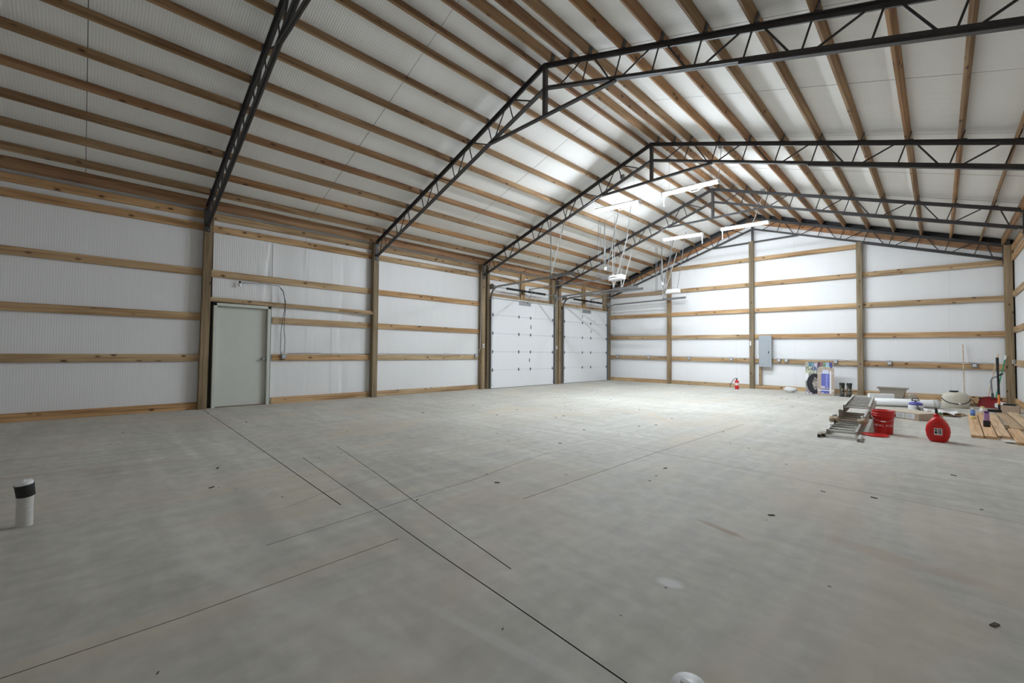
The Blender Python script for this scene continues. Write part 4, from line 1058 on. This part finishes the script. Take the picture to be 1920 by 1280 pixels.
# ------------------------------------------------------------------ long tools
def maul():
    r = root('maul', T(11.36, -2.86, 0), 'splitting maul standing on its black head, long black handle upright', 'maul')
    x, y = 11.365, -3.28
    MB().tube([(x, y, .08), (x, y+.01, .20)], .020, 10).build('handle_base', BLACK, r)
    MB().tube([(x, y+.01, .20), (x, y+.02, .40)], .019, 10).build('handle_band', ORANGE, r)
    MB().tube([(x, y+.02, .40), (x-.008, y+.05, .90), (x-.010, y+.06, 1.165)], [.018, .019, .024], 10).build('handle', BLACK, r)
    b = MB(); b.prism([(-.17, -.012), (-.17, .012), (-.05, .03), (.025, .03), (.025, -.03), (-.05, -.03)], .038, .095, M=T(x, y, .0) @ RZ(.25)); b.build('head', BLACK, r)
maul()
def shovel():
    r = root('snow_shovel', T(11.33, -1.95, 0), 'dark red snow shovel with bent grey shaft, blade on the floor', 'shovel')
    M = T(11.33, -1.9, .01) @ RZ(.3) @ Matrix.Rotation(-.35, 4, 'X'); nx, nz = 20, 8; vs = []; fs = []
    for i in range(nx+1):
        u = i/nx*2-1
        for j in range(nz+1):
            v = j/nz; hh = .27*math.sqrt(max(0, 1-abs(u)**1.9)); vs.append((u*.235, .07*(u*u)*-1+.03*math.sin(v*PI)+.006*(i % 2), v*max(.01, hh)))
    for i in range(nx):
        for j in range(nz):
            a = i*(nz+1)+j; fs.append((a, a+nz+1, a+nz+2, a+1))
    n0 = len(vs); vs += [(x, y+.006, z) for x, y, z in vs]; fs += [tuple(q+n0 for q in f[::-1]) for f in fs]
    MB().add(vs, fs, True).build('blade', DRED, r, M=M)
    MB().tube([(11.36, -1.84, .22), (11.36, -1.80, .34)], .022, 8).build('socket', BLACK, r)
    MB().tube([(11.36, -1.80, .28), (11.345, -1.74, .62), (11.36, -1.73, .68), (11.47, -1.73, .75)], .014, 8).build('shaft', plain('grey_tube', (.18, .18, .21), .4, .5), r)
    MB().tube([(11.46, -1.73, .745), (11.53, -1.73, .80)], .020, 8).build('grip', BLACK, r)
shovel()
def dust_blade():
    r = root('dustpan', T(11.5, -2.2, 0), 'second dark red scoop half hidden behind the maul handle', 'scoop')
    M = T(11.47, -2.02, .01) @ RZ(.25) @ Matrix.Rotation(-.4, 4, 'X')
    vs = []; fs = []; nx = 12
    for i in range(nx+1):
        u = i/nx*2-1
        for j in range(5): v = j/4; hh = .20*math.sqrt(max(0, 1-abs(u)**1.9)); vs.append((u*.16, -.05*u*u, v*max(.01, hh)))
    for i in range(nx):
        for j in range(4): a = i*5+j; fs.append((a, a+5, a+6, a+1))
    n0 = len(vs); vs += [(x, y+.006, z) for x, y, z in vs]; fs += [tuple(q+n0 for q in f[::-1]) for f in fs]
    MB().add(vs, fs, True).build('pan', DRED, r, M=M)
dust_blade()
def broom(name, p0, p1, mat, hm, label, head):
    r = root(name, T(p0), label, 'broom'); p0 = Vector(p0); p1 = Vector(p1)
    MB().tube([p0.lerp(p1, .12), p1], .0125, 8).build('handle', mat, r)
    d = (p1-p0).normalized(); e = p1+d*.08
    MB().tube([p1-d*.03, e], .018, 10).build('end_cap', WHITE if head else mat, r)
    M = T(p0)
    MB().bbox((-.13, -.022, .10), (.13, .022, .15), .01, M=M).build('head', BLACK, r)
    b = MB()
    for i in range(14): b.tube([(-.12+.018*i, 0, .10), (-.13+.02*i, .0, .0)], .009, 5, M=M)
    o = b.build('bristles', hm, r)
broom('broom', (11.47, -.42, 0), (11.68, -.20, 1.14), GREEN, GREEN, 'broom with a green metal handle and white tip leaning on the right corner post', True)
broom('wooden_broom', (11.33, -.52, 0), (11.55, -.18, 1.17), POLEW, CLOTH, 'broom with a pinkish wooden handle leaning left of the green one', False)
MB().tube([(10.955, -.40, .0), (10.955, -.06, 1.50)], .0135, 10).build('wooden_pole', POLEW, label='pale wooden pole leaning upright on the gable wall behind the sprayer tank', cat='pole')

# ------------------------------------------------------------------ grit and chips on the floor
b = MB(); rd6 = random.Random(21)
for k in range(230):
    x, y = rd6.uniform(.6, 11.5), rd6.uniform(-16.4, -1.0); s = rd6.choice([.004, .006, .008, .014]); a = rd6.uniform(0, 3.1)
    if 9 < x and y > -9.3 or y > -1.9 and x > 5: continue
    b.box((-s*1.6, -s*.6, 0), (s*1.6, s*.6, s*.35), M=T(x, y, .0003) @ RZ(a))
b.build('floor_chips', plain('dark_chips', (.07, .05, .04), .8, 0, .5, 5), label='scattered dark chips and grit on the concrete floor', cat='debris', kind='stuff')
